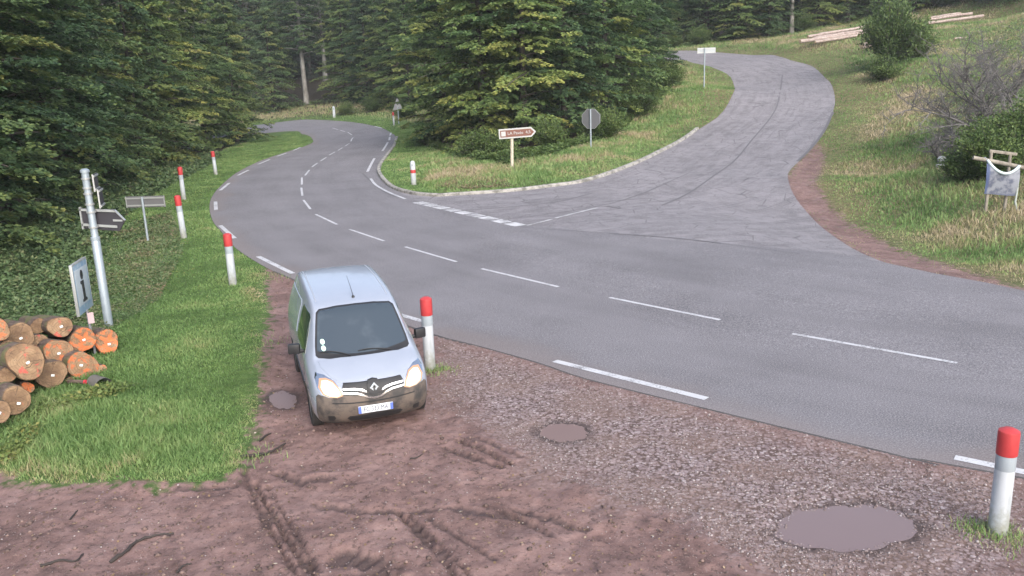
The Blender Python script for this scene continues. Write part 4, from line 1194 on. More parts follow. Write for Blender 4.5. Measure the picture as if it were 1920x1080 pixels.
        patch("roof_channel", f([(.575, -.45), (.575, 1.85), (.59, 1.85), (.59, -.45)]), new_mat("roof_channel", (.30, .32, .36), .5), .003, 'top', step=.15, skirt=.005)
        patch("tail_light", f([(.74, .75), (.72, 1.35), (.62, 1.35), (.64, .75)]), new_mat("tail_lamp_red", (.35, .02, .02), .2), .012, 'rear', step=.06)
        patch("arch_liner", [(-1.30 + .40 * math.cos(a), .30 + .40 * math.sin(a)) for a in np.linspace(.1, 3.04, 14)] + [(-1.30 + .365 * math.cos(a), .30 + .365 * math.sin(a)) for a in np.linspace(3.04, .1, 14)], m_bump, .010, 'side', step=.08, side=s, skirt=.02)
        # mirrors
        b = bmesh.new()
        box(b, (s * 1.02, -.84, 1.14), (.19, .10, .17), Matrix.Rotation(s * .25, 3, 'Z'), bevel=.035)
        box(b, (s * .89, -.84, 1.09), (.14, .05, .06), bevel=.015)
        mo = obj("mirror", b, m_plastic, root)
        b = bmesh.new(); box(b, (s * 1.035, -.785, 1.14), (.15, .006, .13), Matrix.Rotation(s * .25, 3, 'Z')); obj("mirror_glass", b, m_chrome, mo)
        # wheels
        for yy in (-1.30, 1.40):
            b = bmesh.new()
            prof = [(.20, -.09), (.27, -.10), (.305, -.085), (.315, -.05), (.315, .05), (.305, .085), (.27, .10), (.20, .09)]
            lathe(b, prof, 36)
            ty = obj("wheel", b, m_tyre, root)
            ty.location = (s * .80, yy, .315); ty.rotation_euler = (0, math.pi / 2, 0)
            b = bmesh.new(); lathe(b, [(0, s * .06), (.05, s * .075), (.14, s * .06), (.19, s * .08), (.205, s * .085), (.205, -s * .08)], 28)
            for a in range(10):
                box(b, (.12 * math.cos(a * .628), .12 * math.sin(a * .628), s * .072), (.07, .02, .015), Matrix.Rotation(a * .628, 3, 'Z'))
            obj("rim", b, m_rim, ty)
    # badge: plain lozenge on a dark shield
    sh = patch("badge_mount", sym([(0, .895), (.07, .88), (.095, .83), (.085, .75), (.05, .70), (0, .685)]), m_dark, .035, step=.02, parent=gr)
    hit, _, _, _ = bvh.ray_cast(Vector((0, -6, .80)), Vector((0, 1, 0)))
    b = bmesh.new()
    o_ = [(0, .088), (.066, 0), (0, -.088), (-.066, 0)]; i_ = [(0, .040), (.024, 0), (0, -.040), (-.024, 0)]
    O = [b.verts.new((x, -.02, z)) for x, z in o_]; I = [b.verts.new((x, -.02, z)) for x, z in i_]
    M_ = [b.verts.new(((o_[k][0] + i_[k][0]) / 2, -.034, (o_[k][1] + i_[k][1]) / 2)) for k in range(4)]
    for k in range(4):
        l = (k + 1) % 4
        b.faces.new((O[k], O[l], M_[l], M_[k])); b.faces.new((M_[k], M_[l], I[l], I[k]))
    bmesh.ops.recalc_face_normals(b, faces=b.faces[:])
    e = obj("emblem", b, new_mat("badge_silver", (.80, .84, .86), .3, .6), gr, smooth=False); e.location = (0, hit.y - .028, .80); e.rotation_euler = (.15, 0, 0)
    # number plate
    hit, _, _, _ = bvh.ray_cast(Vector((0, -6, .475)), Vector((0, 1, 0)))
    b = bmesh.new(); box(b, (0, 0, 0), (.52, .014, .112), bevel=.004)
    pl = obj("number_plate", b, new_mat("plate_white", (.62, .65, .70), .4), root); pl.location = (0, hit.y - .024, .475)
    m_blue = new_mat("plate_blue", (.10, .16, .55), .4); m_ink = new_mat("plate_ink", (.04, .05, .07), .5)
    for sx in (-1, 1):
        b = bmesh.new(); box(b, (sx * .237, -.0075, 0), (.043, .004, .104)); obj("plate_band", b, m_blue, pl)
    text_mesh("plate_letters", "FC 333 MA", .098, m_ink, pl, (0, -.0085, -.002), sx=.80)
    # wipers, washer, aerial, windscreen discs
    for s, x0, x1, z1 in ((1, .42, -.10, 1.150), (1, -.22, -.66, 1.165)):
        b = bmesh.new()
        pts = []
        for t in np.linspace(0, 1, 7):
            x = x0 + (x1 - x0) * t; z = 1.105 + (z1 - 1.105) * math.sin(t * math.pi * .5) + .012 * math.sin(t * math.pi)
            h_, nn_, _, _ = bvh.ray_cast(Vector((x, -6, z)), Vector((0, 1, 0)))
            pts.append(h_ + nn_ * (.022 if t < .98 else .014))
        tube(b, pts, [.011, .010, .009, .008, .010, .010, .006], 6)
        obj("wiper", b, m_plastic, root)
    h_, nn_, _, _ = bvh.ray_cast(Vector((0.02, -.50, 6)), Vector((0, 0, -1)))
    b = bmesh.new()
    lathe(b, [(.0, -.01), (.028, -.01), (.022, .025), (.010, .035), (.0, .035)], 12, (h_.x, h_.y, h_.z))
    tube(b, [h_ + Vector((0, 0, .03)), h_ + Vector((0, .28, .13)), h_ + Vector((0, .62, .23))], [.006, .004, .003], 6)
    obj("aerial", b, m_plastic, root)
    for z_, c_ in ((1.295, (.55, .80, .68)), (1.215, (.50, .72, .62))):
        patch("windscreen_disc", [(-.60 + .035 * math.cos(a), z_ + .035 * math.sin(a)) for a in np.linspace(0, 6.0, 14)], new_mat("sticker", c_, .5), .011, step=.05)
    return root
van = make_van()
VH = 0.32
vx, vy = -2.76 - math.sin(VH) * 0.10, 13.9 + math.cos(VH) * 0.10
van.location = (vx, vy, -0.09); van.rotation_euler = (0, 0, VH)
tag(van, "small white delivery van with lit headlights driving onto the muddy lay-by", "van")

# ------------------------------------------------------------------ red-capped roadside posts
m_post = new_mat("post_white_plastic", (0.6, 0.62, 0.62), 0.5)
n = NT(m_post); oc = n.objc(); z_ = n.sep(oc, 2)
n.col(n.mix(n.m('MULTIPLY', n.ss(n.m('ADD', z_, n.m('MULTIPLY', n.noise(11, oc, 5, .7), 0.9)), 0.85, 0.42), .8), n.mix(n.ss(n.noise(5, n.mapv(oc, (1, 1, .2)), 5, .65), .42, .66), (0.46, 0.49, 0.52), (0.34, 0.37, 0.39)), (0.22, 0.22, 0.17)))
m_red = new_mat("post_red_cap", (0.42, 0.035, 0.04), 0.45)
n = NT(m_red); n.col(n.mix(n.noise(7, n.objc(), 3), (0.36, 0.025, 0.03), (0.50, 0.06, 0.06)))
m_band = new_mat("post_grey_band", (0.30, 0.34, 0.37), 0.35)
def make_marker(h=1.1):
    root = empty("marker_post", (0, 0, 0))
    b = bmesh.new(); lathe(b, [(.094, -.15), (.094, .0), (.092, h * .58), (.091, h - .40), (.088, h - .24), (0, h - .24)], 24); obj("post", b, m_post, root)
    b = bmesh.new(); lathe(b, [(.0925, h - .42), (.0938, h - .415), (.0936, h - .275), (.0925, h - .27)], 24); obj("reflective_band", b, m_band, root)
    b = bmesh.new(); lathe(b, [(.096, h - .27), (.099, h - .262), (.100, h - .05), (.096, h - .028), (.05, h - .004), (0, h)], 24); obj("cap", b, m_red, root)
    return root
mk0 = None
for (px, py, hh, tilt, lab) in [
    (1871, 990, 1.27, (0, -.01), "red-capped white post nearest the camera, beside the large puddle"),
    (806, 686, 1.39, (0, .0), "red-capped white post standing right beside the van"),
    (437, 535, 1.40, (0, .0), "red-capped white post at the tip of the grass verge left of the van"),
    (345, 446, 1.52, (0, .03), "red-capped white post in the grass right of the low grey sign, leaning slightly"),
    (345, 375, 1.56, (0, .0), "red-capped white post between the leaning one and the farthest on the left verge"),
    (405, 328, 1.40, (0, .03), "red-capped white post farthest along the left verge beside the edge line"),
    (739, 236, 1.45, (0, .02), "small distant red-capped post in front of the triangular warning sign")]:
    o = make_marker() if mk0 is None else copy_tree(mk0)
    mk0 = mk0 or o
    p = gp(px, py); o.location = p; o.rotation_euler = (tilt[0] + random.uniform(-.015, .015), -tilt[1], random.uniform(0, .5)); 
    o.scale = (1.1, 1.1, hh / 1.1)
    tag(o, lab, "roadside post", "red-capped white posts along the road")
# junction post: white with a red band
root = empty("junction_post", gp(776, 347), 0, "white junction post with a red band standing on the island's grass corner", "roadside post")
b = bmesh.new(); lathe(b, [(.13, -.1), (.13, .62), (.0, .62)], 20); lathe(b, [(.13, .78), (.13, 1.05), (.11, 1.16), (.06, 1.21), (0, 1.22)], 20); obj("post", b, m_post, root)
b = bmesh.new(); lathe(b, [(.1, .615), (.133, .62), (.133, .78), (.1, .785)], 20); obj("red_band", b, m_red, root)
b = bmesh.new(); prism(b, [(.05 * math.cos(a), 1.02 + .05 * math.sin(a)) for a in np.linspace(0, 5.9, 14)], -.135, -.12); obj("reflector", b, m_band, root)
# distant bare white marker
root = empty("white_stake", gp(627, 221), 0, "thin white delineator stake on the far side of the left bend", "roadside post")
b = bmesh.new(); prism(b, [(-.16, -.1), (.16, -.1), (.16, 1.35), (.02, 1.45), (-.12, 1.38)], -.06, .06); obj("post", b, m_post, root, smooth=False)
b = bmesh.new(); box(b, (0, -.065, 1.1), (.18, .01, .2)); obj("reflector", b, m_band, root)

g = np.random.default_rng(909)
TP = []
for (px, py, n_, rr) in [(1872, 993, 260, .28), (1822, 985, 120, .16), (812, 690, 200, .28), (830, 690, 120, .22), (437, 536, 120, .25), (505, 520, 220, .5), (497, 640, 160, .5), (470, 850, 160, .3), (1900, 1010, 160, .3)]:
    c = gp(px, py)
    q = np.array([c.x, c.y]) + g.normal(0, rr * .6, (n_, 2)); TP.append(q)
q = np.vstack(TP); k = len(q)
V, T, va = blades(np.stack([q[:, 0], q[:, 1], zg(q[:, 0], q[:, 1]) - .01], 1), g.uniform(.03, .13, k), g.uniform(.008, .016, k), g.uniform(.01, .09, k), np.clip(g.normal(.55, .16, k), 0, 1), g)
tag(link_mesh("grass_tufts", np_mesh("grass_tufts", V, T, 3, dict(var=va)), m_grass), kind="stuff")

# ------------------------------------------------------------------ signs
m_galv = new_mat("galvanised_steel", (0.34, 0.39, 0.43), 0.45, 0.4)
n = NT(m_galv); n.col(n.mix(n.noise(6, n.objc(), 4), (0.27, 0.32, 0.36), (0.40, 0.45, 0.49)))
m_back = new_mat("sign_back_dark", (0.045, 0.042, 0.05), 0.5, 0.3)
m_back2 = new_mat("sign_back_grey", (0.19, 0.19, 0.20), 0.45, 0.5)
m_rail = new_mat("sign_rail", (0.42, 0.43, 0.43), 0.4, 0.5)
m_swhite = new_mat("sign_white", (0.43, 0.44, 0.43), 0.5)

p = gp(205, 614)
root = empty("sign_pole", p, 0, "tall pale blue-grey pole carrying the back of an arrow sign by the log pile", "sign pole")
u = 18.2 / F
H = 3.45
b = bmesh.new(); lathe(b, [(.092, -.2), (.092, 1.98), (.08, 2.0), (.076, 2.02), (.076, H), (0, H)], 20); lathe(b, [(.076, 1.96), (.098, 1.965), (.098, 2.03), (.076, 2.035)], 20); obj("pole", b, m_galv, root)
b = bmesh.new(); lathe(b, [(.095, H - .02), (.095, H + .03), (.05, H + .06), (0, H + .065)], 20); obj("pole_cap", b, m_galv, root)
ar = empty("arrow_panel", (0, 0, 0)); COL.objects.unlink(ar); bpy.data.objects.remove(ar)
b = bmesh.new(); prism(b, [(-.28, 2.22), (-.28, 2.66), (.46, 2.60), (.66, 2.36), (.50, 2.12)], .10, .13); ap = obj("arrow_panel", b, m_back, root, smooth=False)
b = bmesh.new()
for z0, z1 in ((2.60, 2.545), (2.275, 2.20)):
    prism(b, [(-.28, z0 - .0), (-.28, z0 + .05), (.47, z1 + .05), (.47, z1)], .07, .10)
prism(b, [(.47, 2.595), (.44, 2.60), (.645, 2.36), (.665, 2.36)], .07, .135)
prism(b, [(.40, 2.345), (.40, 2.39), (.60, 2.37), (.60, 2.335)], .085, .10)
prism(b, [(-.29, 2.2), (-.29, 2.68), (-.255, 2.68), (-.255, 2.2)], .07, .14)
obj("rails", b, m_rail, ap, smooth=False)
for z0, z1, x0 in ((3.02, 3.38, .10), (2.66, 3.06, .16)):
    b = bmesh.new()
    rot = Matrix.Rotation(math.radians(106), 3, 'Z')
    box(b, (x0 + .0, .20, (z0 + z1) / 2), (.50, .02, z1 - z0), rot); f = obj("finger_panel", b, m_back, root, smooth=False)
    b = bmesh.new()
    for zz_ in (z0 + .04, z1 - .04): box(b, (x0 + .018, .20, zz_), (.50, .035, .035), rot)
    box(b, (x0 + .07, -.04, (z0 + z1) / 2), (.03, .03, z1 - z0 + .01), rot); obj("panel_rail", b, m_rail, f, smooth=False)
b = bmesh.new()
for z_ in (2.25, 2.58, 2.75, 2.98, 3.1, 3.3): lathe(b, [(.085, z_ - .02), (.098, z_ - .018), (.098, z_ + .018), (.085, z_ + .02)], 16)
for z_ in (2.25, 2.58): box(b, (0, .09, z_), (.12, .05, .04))
obj("clamps", b, m_rail, root)

def back_sign(px, py, lab, w_, zc, h_, yaw=0.0, xo=0.0, post_h=None, post_r=.04, poly=None, mat_=None, rim=None, tilt=0.0, cat="road sign", name="road_sign", rails=True):
    p = gp(px, py)
    root = empty(name, p, yaw, lab, cat)
    root.rotation_euler = (0, tilt, yaw)
    ph = post_h or zc + h_ * .45
    b = bmesh.new(); tube(b, [(0, 0, -.2), (0, 0, ph)], post_r, 12); obj("post", b, m_galv, root)
    P = poly or [(-w_ / 2 + xo, zc - h_ / 2), (w_ / 2 + xo, zc - h_ / 2), (w_ / 2 + xo, zc + h_ / 2), (-w_ / 2 + xo, zc + h_ / 2)]
    b = bmesh.new(); prism(b, P, post_r + .02, post_r + .045); pn = obj("panel", b, mat_ or m_back2, root, smooth=False)
    if rails:
        b = bmesh.new()
        for z_ in (zc - h_ * .33, zc + h_ * .33): box(b, (xo, post_r + .008, z_), (w_ * .97, .024, .05))
        for x_ in (xo - w_ / 2, xo + w_ / 2): box(b, (x_, post_r + .025, zc), (.025, .05, h_))
        obj("rails", b, m_rail, pn, smooth=False)
    return root, pn
s_ = gp(278, 456)[1] / F
back_sign(278, 456, "low rectangular grey road sign seen from its back on the left verge", 73 * s_, 80 * s_, 21 * s_, yaw=-.05, xo=4 * s_)
# stop sign seen from behind
s_ = gp(1108, 281)[1] / F
oc_r = 18.5 * s_
oct_ = [(oc_r * math.cos(a), 56 * s_ + oc_r * math.sin(a)) for a in [math.pi / 8 + k * math.pi / 4 for k in range(8)]]
r_, pn = back_sign(1108, 281, "octagonal stop sign seen from its grey back beside the island trees", 0, 56 * s_, 30 * s_, yaw=-.45, post_h=74 * s_, post_r=.045, poly=oct_, rails=False, cat="stop sign", name="stop_sign")
b = bmesh.new()
P2 = [(x * 1.04, 56 * s_ + (z - 56 * s_) * 1.04) for x, z in oct_]
for k in range(8):
    a, c = oct_[k], oct_[(k + 1) % 8]; A2, C2 = P2[k], P2[(k + 1) % 8]
    prism(b, [a, c, C2, A2], .06, .105)
obj("rim", b, m_rail, pn, smooth=False)
# grey board on the island beside the side road
s_ = gp(1320, 166)[1] / F
back_sign(1320, 166, "pale grey direction board seen from its back at the bend of the side road", 34 * s_, 66 * s_, 10 * s_, yaw=.15, xo=4 * s_, post_r=.05, post_h=70 * s_, mat_=new_mat("pale_sign_back", (.33, .36, .38), .5, .3))
# triangular warning sign
s_ = gp(748, 233)[1] / F
tri = [(-9 * s_, 26 * s_), (9 * s_, 26 * s_), (1.2 * s_, 46 * s_), (-1.2 * s_, 46 * s_)]
back_sign(748, 233, "triangular warning sign seen from its grey back beyond the left bend", 0, 30 * s_, 12 * s_, yaw=.3, post_h=32 * s_, post_r=.06, poly=tri, rails=False, cat="warning sign", name="warning_sign", mat_=new_mat("tri_back", (.30, .30, .31), .5, .3))
# brown direction sign
p = gp(960, 314); s_ = p[1] / F
root = empty("direction_sign", p, 0, "brown arrow-shaped direction sign with a white border on a cream post", "direction sign")
root.rotation_euler = (0, .03, 0)
m_cream = new_mat("cream_post", (.50, .45, .36), .6)
m_brown = new_mat("sign_brown", (.17, .07, .05), .5)
b = bmesh.new(); tube(b, [(0, 0, -.2), (0, 0, 58 * s_)], 3.0 * s_, 14); obj("post", b, m_cream, root)
def arrow(x0, x1, z0, z1, tip): return [(x0, z0), (x1, z0), (x1 + tip, (z0 + z1) / 2), (x1, z1), (x0, z1)]
pan = empty("sign_panel", (0, 0, 0)); bpy.data.objects.remove(pan)
rt_ = math.radians(-4.0)
b = bmesh.new(); prism(b, arrow(-24 * s_, 36 * s_, -9 * s_, 9 * s_, 9 * s_), -.12, -.09); pn = obj("sign_panel", b, m_swhite, root, smooth=False)
pn.location = (0, 0, 63 * s_); pn.rotation_euler = (0, rt_, 0)
b = bmesh.new(); prism(b, arrow(-21.5 * s_, 35 * s_, -6.3 * s_, 6.3 * s_, 6 * s_), -.126, -.118); obj("brown_field", b, m_brown, pn, smooth=False)
b = bmesh.new(); prism(b, [(-19.5 * s_, -4.3 * s_), (-11.5 * s_, -4.3 * s_), (-11.5 * s_, 4.3 * s_), (-19.5 * s_, 4.3 * s_)], -.132, -.124); obj("pictogram", b, m_swhite, pn, smooth=False)
text_mesh("place_name", "LA Pavée", 7.8 * s_, m_swhite, pn, (6.6 * s_, -.129, 0))
text_mesh("distance", "4,5", 7.8 * s_, m_swhite, pn, (30 * s_, -.129, .3 * s_))

# information sign
a0 = at_depth(148, 597, 15.9); 
base = gp(180, 668); ZB_ = .92
root = empty("information_sign", base, 0, "weathered blue information sign with a black letter i in front of the logs", "information sign")
s_ = base[1] / F
b = bmesh.new(); tube(b, [(0, 0, -.2), (-.03, -.01, ZB_ + .03)], .028, 10); obj("post", b, new_mat("dull_post", (.22, .23, .24), .6, .3), root)
ang = math.radians(99)
m_pblue = new_mat("faded_blue", (.20, .34, .48), .5)
n = NT(m_pblue); n.col(n.mix(n.ss(n.noise(5, n.objc(), 4), .4, .65), (.19, .29, .40), (.31, .39, .45)))
m_pfield = new_mat("faded_white", (.40, .45, .49), .5)
n = NT(m_pfield); n.col(n.mix(n.noise(4, n.objc(), 4), (.33, .39, .44), (.46, .50, .53)))
ZB = .92; PW, PH = .86, 1.0
b = bmesh.new(); box(b, (0, 0, PH / 2), (PW, .05, PH), bevel=.02); pn = obj("sign_panel", b, m_pblue, root)
pn.location = (-.05, -.02, ZB); pn.rotation_euler = (0, 0, ang)
b = bmesh.new(); box(b, (0, -.027, PH * .5 + .02), (PW * .80, .006, PH * .70), bevel=.002); obj("pale_field", b, m_pfield, pn)
b = bmesh.new()
cz = PH * .5
prism(b, [(.075 * math.cos(a), cz + .235 + .095 * math.sin(a)) for a in np.linspace(0, 5.98, 20)], -.036, -.028)
prism(b, [(-.12, cz + .12), (-.12, cz + .07), (-.06, cz + .05), (-.06, cz - .22), (-.12, cz - .25), (-.12, cz - .29), (.13, cz - .29), (.13, cz - .25), (.065, cz - .22), (.065, cz + .12)], -.036, -.028)
obj("letter_i", b, new_mat("sign_black", (.02, .02, .025), .5), pn, smooth=False)
b = bmesh.new()
for s in (-1, 1): box(b, (s * (PW / 2 - .012), 0, PH / 2), (.03, .056, PH * 1.005), bevel=.006)
box(b, (0, 0, PH - .01), (PW, .056, .03), bevel=.006)
obj("frame", b, m_rail, pn)
b = bmesh.new(); box(b, (.04, -.035, .78), (.11, .01, .22), Matrix.Rotation(.5, 3, 'Z')); obj("sticker", b, new_mat("pink_sticker", (.48, .36, .38), .6), root)

# ------------------------------------------------------------------ log pile at the left
m_bark = new_mat("log_bark", rough=0.9)
n = NT(m_bark); oc = n.objc(); v = n.mapv(oc, (0.5, 3, 3))
n.col(n.mix(n.ss(n.noise(2.5, oc, 3), .50, .62), n.ramp(n.noise(5, v, 5, .65), [(.3, (.06, .042, .035)), (.55, (.15, .105, .085)), (.75, (.27, .20, .16))]), (.14, .135, .06)))
n.bump(n.noise(9, v, 5, .7), 0.9, 0.04)
def face_mat(name, spray, amount, seed):
    mt = new_mat(name, rough=0.75)
    n = NT(mt); oc = n.mapv(n.objc(), (1, 1, 1), (0, 0, seed * 1.3))
    off = n.t.nodes.new("ShaderNodeVectorMath"); off.operation = 'ADD'; off.inputs[1].default_value = (0, seed * 3.1, seed * 1.7); n.t.links.new(oc, off.inputs[0]); oc = off.outputs[0]
    base = n.ramp(n.noise(5, oc, 5, .6), [(.3, (.14, .082, .045)), (.52, (.25, .155, .085)), (.75, (.36, .25, .15))])
    base = n.mix(n.ss(n.noise(11, oc, 4, .6), .60, .72), base, (.085, .048, .028))
    rr_ = n.m('SQRT', n.m('ADD', n.m('POWER', n.sep(n.objc(), 1), 2.0), n.m('POWER', n.sep(n.objc(), 2), 2.0)))
    rg = n.m('SINE', n.m('ADD', n.m('MULTIPLY', rr_, 150.0), n.m('MULTIPLY', n.noise(4, oc), 9.0)))
    base = n.mix(n.m('MULTIPLY', n.ss(rg, 0.2, 1.0), 0.35), base, (.13, .075, .04))
    base = n.mix(n.ss(n.vor(6, oc, 'DISTANCE_TO_EDGE'), 0.018, 0.0), base, (.05, .03, .02))
    sp = n.ss(n.noise(5.5, oc, 4, .7, .6), 0.62 - amount * .25, 0.70 - amount * .2)
    n.col(n.mix(n.m('MULTIPLY', sp, .72), base, spray))
    n.bump(n.noise(24, oc, 4), .5, .02)
    return mt
fms = [face_mat("cut_face_orange", (.62, .13, .035), .45, 1), face_mat("cut_face_red", (.48, .06, .05), .25, 2), face_mat("cut_face_plain", (.45, .10, .05), .02, 3), face_mat("cut_face_bright", (.70, .16, .04), .75, 4)]
m_tagw = new_mat("log_tag", (.75, .75, .75), .5)
AX = Vector((-.66, .74, -.16)).normalized()
def make_log(px, py, rpx, D, fm, lab, Ln=4.2, cat="log", group="cut logs stacked beside the information sign", tagw=True, dz=0.0, axis_=None, seed=0, sq=1.0):
    g = random.Random(seed)
    c = at_depth(px, py, D); r = 1.1 * rpx * D / F
    ax = (axis_ or AX).copy(); ax = (ax + Vector((g.uniform(-.06, .06), g.uniform(-.06, .06), g.uniform(-.02, .02)))).normalized()
    root = empty("log", c, 0, lab, cat, group)
    # local frame: +X along the log away from the cut face
    zax = Vector((0, 0, 1)); yax = zax.cross(ax).normalized(); zax = ax.cross(yax)
    root.rotation_euler = Matrix((ax, yax, zax)).transposed().to_euler()
    N = 28
    ph = [g.uniform(0, 6.28) for _ in range(4)]
    def R(a, x): return r * (1 + .075 * math.sin(2 * a + ph[0]) + .06 * math.sin(3 * a + ph[1]) + .02 * math.sin(7 * a + ph[2]) + .025 * math.sin(3 * x + a * 2 + ph[3])) * (1 - .03 * x)
    b = bmesh.new(); rings = []
    for x in np.linspace(0, Ln, 14):
        k0 = .97 if x == 0 else 1
        rings.append([b.verts.new((x + (.05 * math.sin(a + ph[1]) * r if x == 0 else 0), R(a, x) * k0 * math.cos(a), R(a, x) * k0 * sq * math.sin(a))) for a in [2 * math.pi * k / N for k in range(N)]])
    for r0, r1 in zip(rings, rings[1:]):
        for k in range(N): b.faces.new((r0[k], r0[(k + 1) % N], r1[(k + 1) % N], r1[k]))
    b.faces.new(rings[-1])
    bmesh.ops.recalc_face_normals(b, faces=b.faces[:])
    obj("bark", b, m_bark, root)
    b = bmesh.new()
    cx = b.verts.new((-.015, 0, 0)); prev = [cx]
    rr = []
    for f in (.35, .7, .93):
        rr.append([b.verts.new((-.012 + .05 * math.sin(a + ph[1]) * r * f + g.uniform(-.006, .006), R(a, 0) * f * math.cos(a), R(a, 0) * f * sq * math.sin(a))) for a in [2 * math.pi * k / N for k in range(N)]])
    rr.append([b.verts.new((.02 + .05 * math.sin(a + ph[1]) * r, R(a, 0) * .985 * math.cos(a), R(a, 0) * .985 * sq * math.sin(a))) for a in [2 * math.pi * k / N for k in range(N)]])
    for k in range(N): b.faces.new((cx, rr[0][(k + 1) % N], rr[0][k]))
    for r0, r1 in zip(rr, rr[1:]):
        for k in range(N): b.faces.new((r0[k], r0[(k + 1) % N], r1[(k + 1) % N], r1[k]))
    bmesh.ops.recalc_face_normals(b, faces=b.faces[:])
    fo = obj("cut_face", b, fm, root)
    if tagw:
        b = bmesh.new(); box(b, (-.024, g.uniform(-.15, .15) * r, g.uniform(-.25, .1) * r), (.012, .055, .04), Matrix.Rotation(g.uniform(-.5, .5), 3, 'X'), bevel=.004); obj("paper_tag", b, m_tagw, fo)
    return root
LOGS = [(30, 751, 26, 12.9, 2, "thick log lowest at the left of the pile, brown cut face with faint red spray"), (-6, 772, 23, 12.3, 2, "dark log cut by the left frame edge at the bottom of the pile"),
        (52, 727, 11, 13.8, 3, "thinnest log of the pile with a bright orange-red end"), (96, 702, 26, 14.4, 2, "yellowish log at the bottom middle of the pile, under the orange-sprayed one"),
        (155, 685, 26, 14.9, 0, "log with bright orange spray on its upper right, at the foot of the information sign"), (200, 641, 22, 16.3, 3, "rightmost log of the pile with an all-orange end below the tall pole"),
        (49, 677, 33, 13.7, 1, "largest log of the pile with red spray on its split face"), (109, 660, 24, 15.0, 0, "orange-sprayed log in the middle of the pile, right of the largest one"),
        (155, 638, 23, 15.9, 3, "orange-ended log directly behind the post of the information sign"), (113, 613, 20, 15.7, 1, "topmost log of the pile with a pale tag at its centre"),
        (39, 629, 23, 14.9, 2, "brown log on top of the largest one at the left of the pile"), (-4, 618, 20, 14.3, 0, "red-brown log at the left frame edge on top of the pile")]
LOGS += [(74, 640, 14, 15.3, 1, "small reddish log wedged behind the largest one and the topmost one"), (12, 652, 14, 14.4, 2, "small brown log between the frame edge and the largest log"),
         (136, 662, 11, 15.5, 2, "small brown log wedged between the two orange-sprayed ones in the middle"), (12, 704, 15, 13.6, 2, "dull brown log squeezed below the largest one at the left"),
         (72, 612, 14, 15.9, 2, "small brown log on top of the pile left of the topmost one"), (132, 716, 9, 14.7, 2, "thin brown log on the grass below the orange log at the sign's foot")]
for i, (px, py, r, D, f, lab) in enumerate(LOGS):
    make_log(px, py, r, D, fms[f], lab, seed=i + 3, tagw=r > 15, Ln=1.35 + (i * 37 % 10) * .06)
make_log(190, 692, 9, 15.1, fms[0], "small reddish log end lying in the grass at the right foot of the pile", Ln=.5, seed=40, tagw=False)
# bark slab and litter at the foot of the pile
c = gp(186, 722)
root = empty("bark_slab", c, -.75, "curved grey bark slab lying in the grass at the foot of the logs", "bark slab")
b = bmesh.new(); rings = []
for x in np.linspace(-.22, .22, 7):
    rings.append([b.verts.new((x, .15 * math.cos(a) * (1 + .1 * math.sin(x * 9)), .02 + .15 * math.sin(a) * (1 + .1 * math.sin(x * 7)))) for a in np.linspace(-.15, 3.0, 12)])
for r0, r1 in zip(rings, rings[1:]):
    for k in range(11): b.faces.new((r0[k], r0[k + 1], r1[k + 1], r1[k]))
r_ = bmesh.ops.solidify(b, geom=b.faces[:], thickness=.025)
obj("shell", b, new_mat("grey_bark", (.27, .255, .235), .9), root)
c = gp(160, 722)
root = empty("paint_can_lid", c + Vector((0, 0, .05)), 0, "small red painted stick end in the grass beside the bark slab", "stick"); root.name = "painted_stick"
b = bmesh.new(); tube(b, [(-.32, .05, .03), (0, 0, .02)], .035, 10); obj("stick", b, m_bark, root)
b = bmesh.new(); tube(b, [(-.005, 0, .02), (.02, -.004, .02)], .042, 12); obj("red_end", b, new_mat("red_paint", (.6, .04, .06), .5), root)

# far piles of long logs on the slope
m_pale = new_mat("peeled_log", rough=0.8)
n = NT(m_pale); oc = n.objc()
n.col(n.ramp(n.noise(3, n.mapv(oc, (.5, 4, 4)), 5, .65), [(.3, (.14, .10, .09)), (.5, (.33, .26, .23)), (.72, (.50, .44, .40))]))
m_paleend = new_mat("peeled_log_end", (.45, .34, .22), 0.8)
def far_log(p0, p1, D0, D1, rpx, lab, group):
    a = Vector(at_depth(*p0, D0)); c = Vector(at_depth(*p1, D1))
    root = empty("log", a, 0, lab, "log", group)
    r = rpx * D0 / F
    b = bmesh.new()
    pts = [(c - a) * t for t in np.linspace(0, 1, 8)]
    pts = [q + Vector((0, 0, random.uniform(-.2, .2) * r)) for q in pts]
    tube(b, pts, [r * (1.05 - .25 * k / 7) * random.uniform(.92, 1.08) for k in range(8)], 10, caps=False); obj("bark", b, m_pale, root)
    b = bmesh.new(); ax = (c - a).normalized()
    for q, rr, s in ((pts[0], r * 1.0, -1), (pts[-1], r * .78, 1)): tube(b, [q - ax * .01 * s, q + ax * .03 * s], rr, 10)
    obj("cut_face", b, m_paleend, root)
for i, (p0, p1, D0, D1, r, lab) in enumerate([
    ((1500, 78), (1640, 58), 84, 87, 3.2, "lowest long pale log of the left far pile, its end jutting out"), ((1524, 73), (1646, 52), 85, 88, 3.0, "long pale log in the middle of the left far pile"),
    ((1515, 69), (1640, 47), 86, 88.5, 2.8, "topmost long log of the left far pile"), ((1535, 64), (1600, 55), 86.5, 88, 2.6, "short reddish log tucked under the top of the left far pile"), ((1528, 79), (1610, 66), 83.5, 85, 2.6, "long pinkish log at the foot of the left far pile")]):
    far_log(p0, p1, D0, D1, r, lab, "long logs piled left of the dark shrub on the slope")
for i, (p0, p1, D0, D1, r, lab) in enumerate([
    ((1843, 30), (1738, 44), 90, 88, 2.8, "lower log of the right far pile with a yellow cut end"), ((1822, 25), (1742, 37), 91.5, 89, 2.5, "upper grey log of the right far pile"), ((1800, 25), (1745, 33), 93, 90, 2.3, "back log of the right far pile")]):
    far_log(p0, p1, D0, D1, r, lab, "long logs piled right of the dark shrub on the slope")
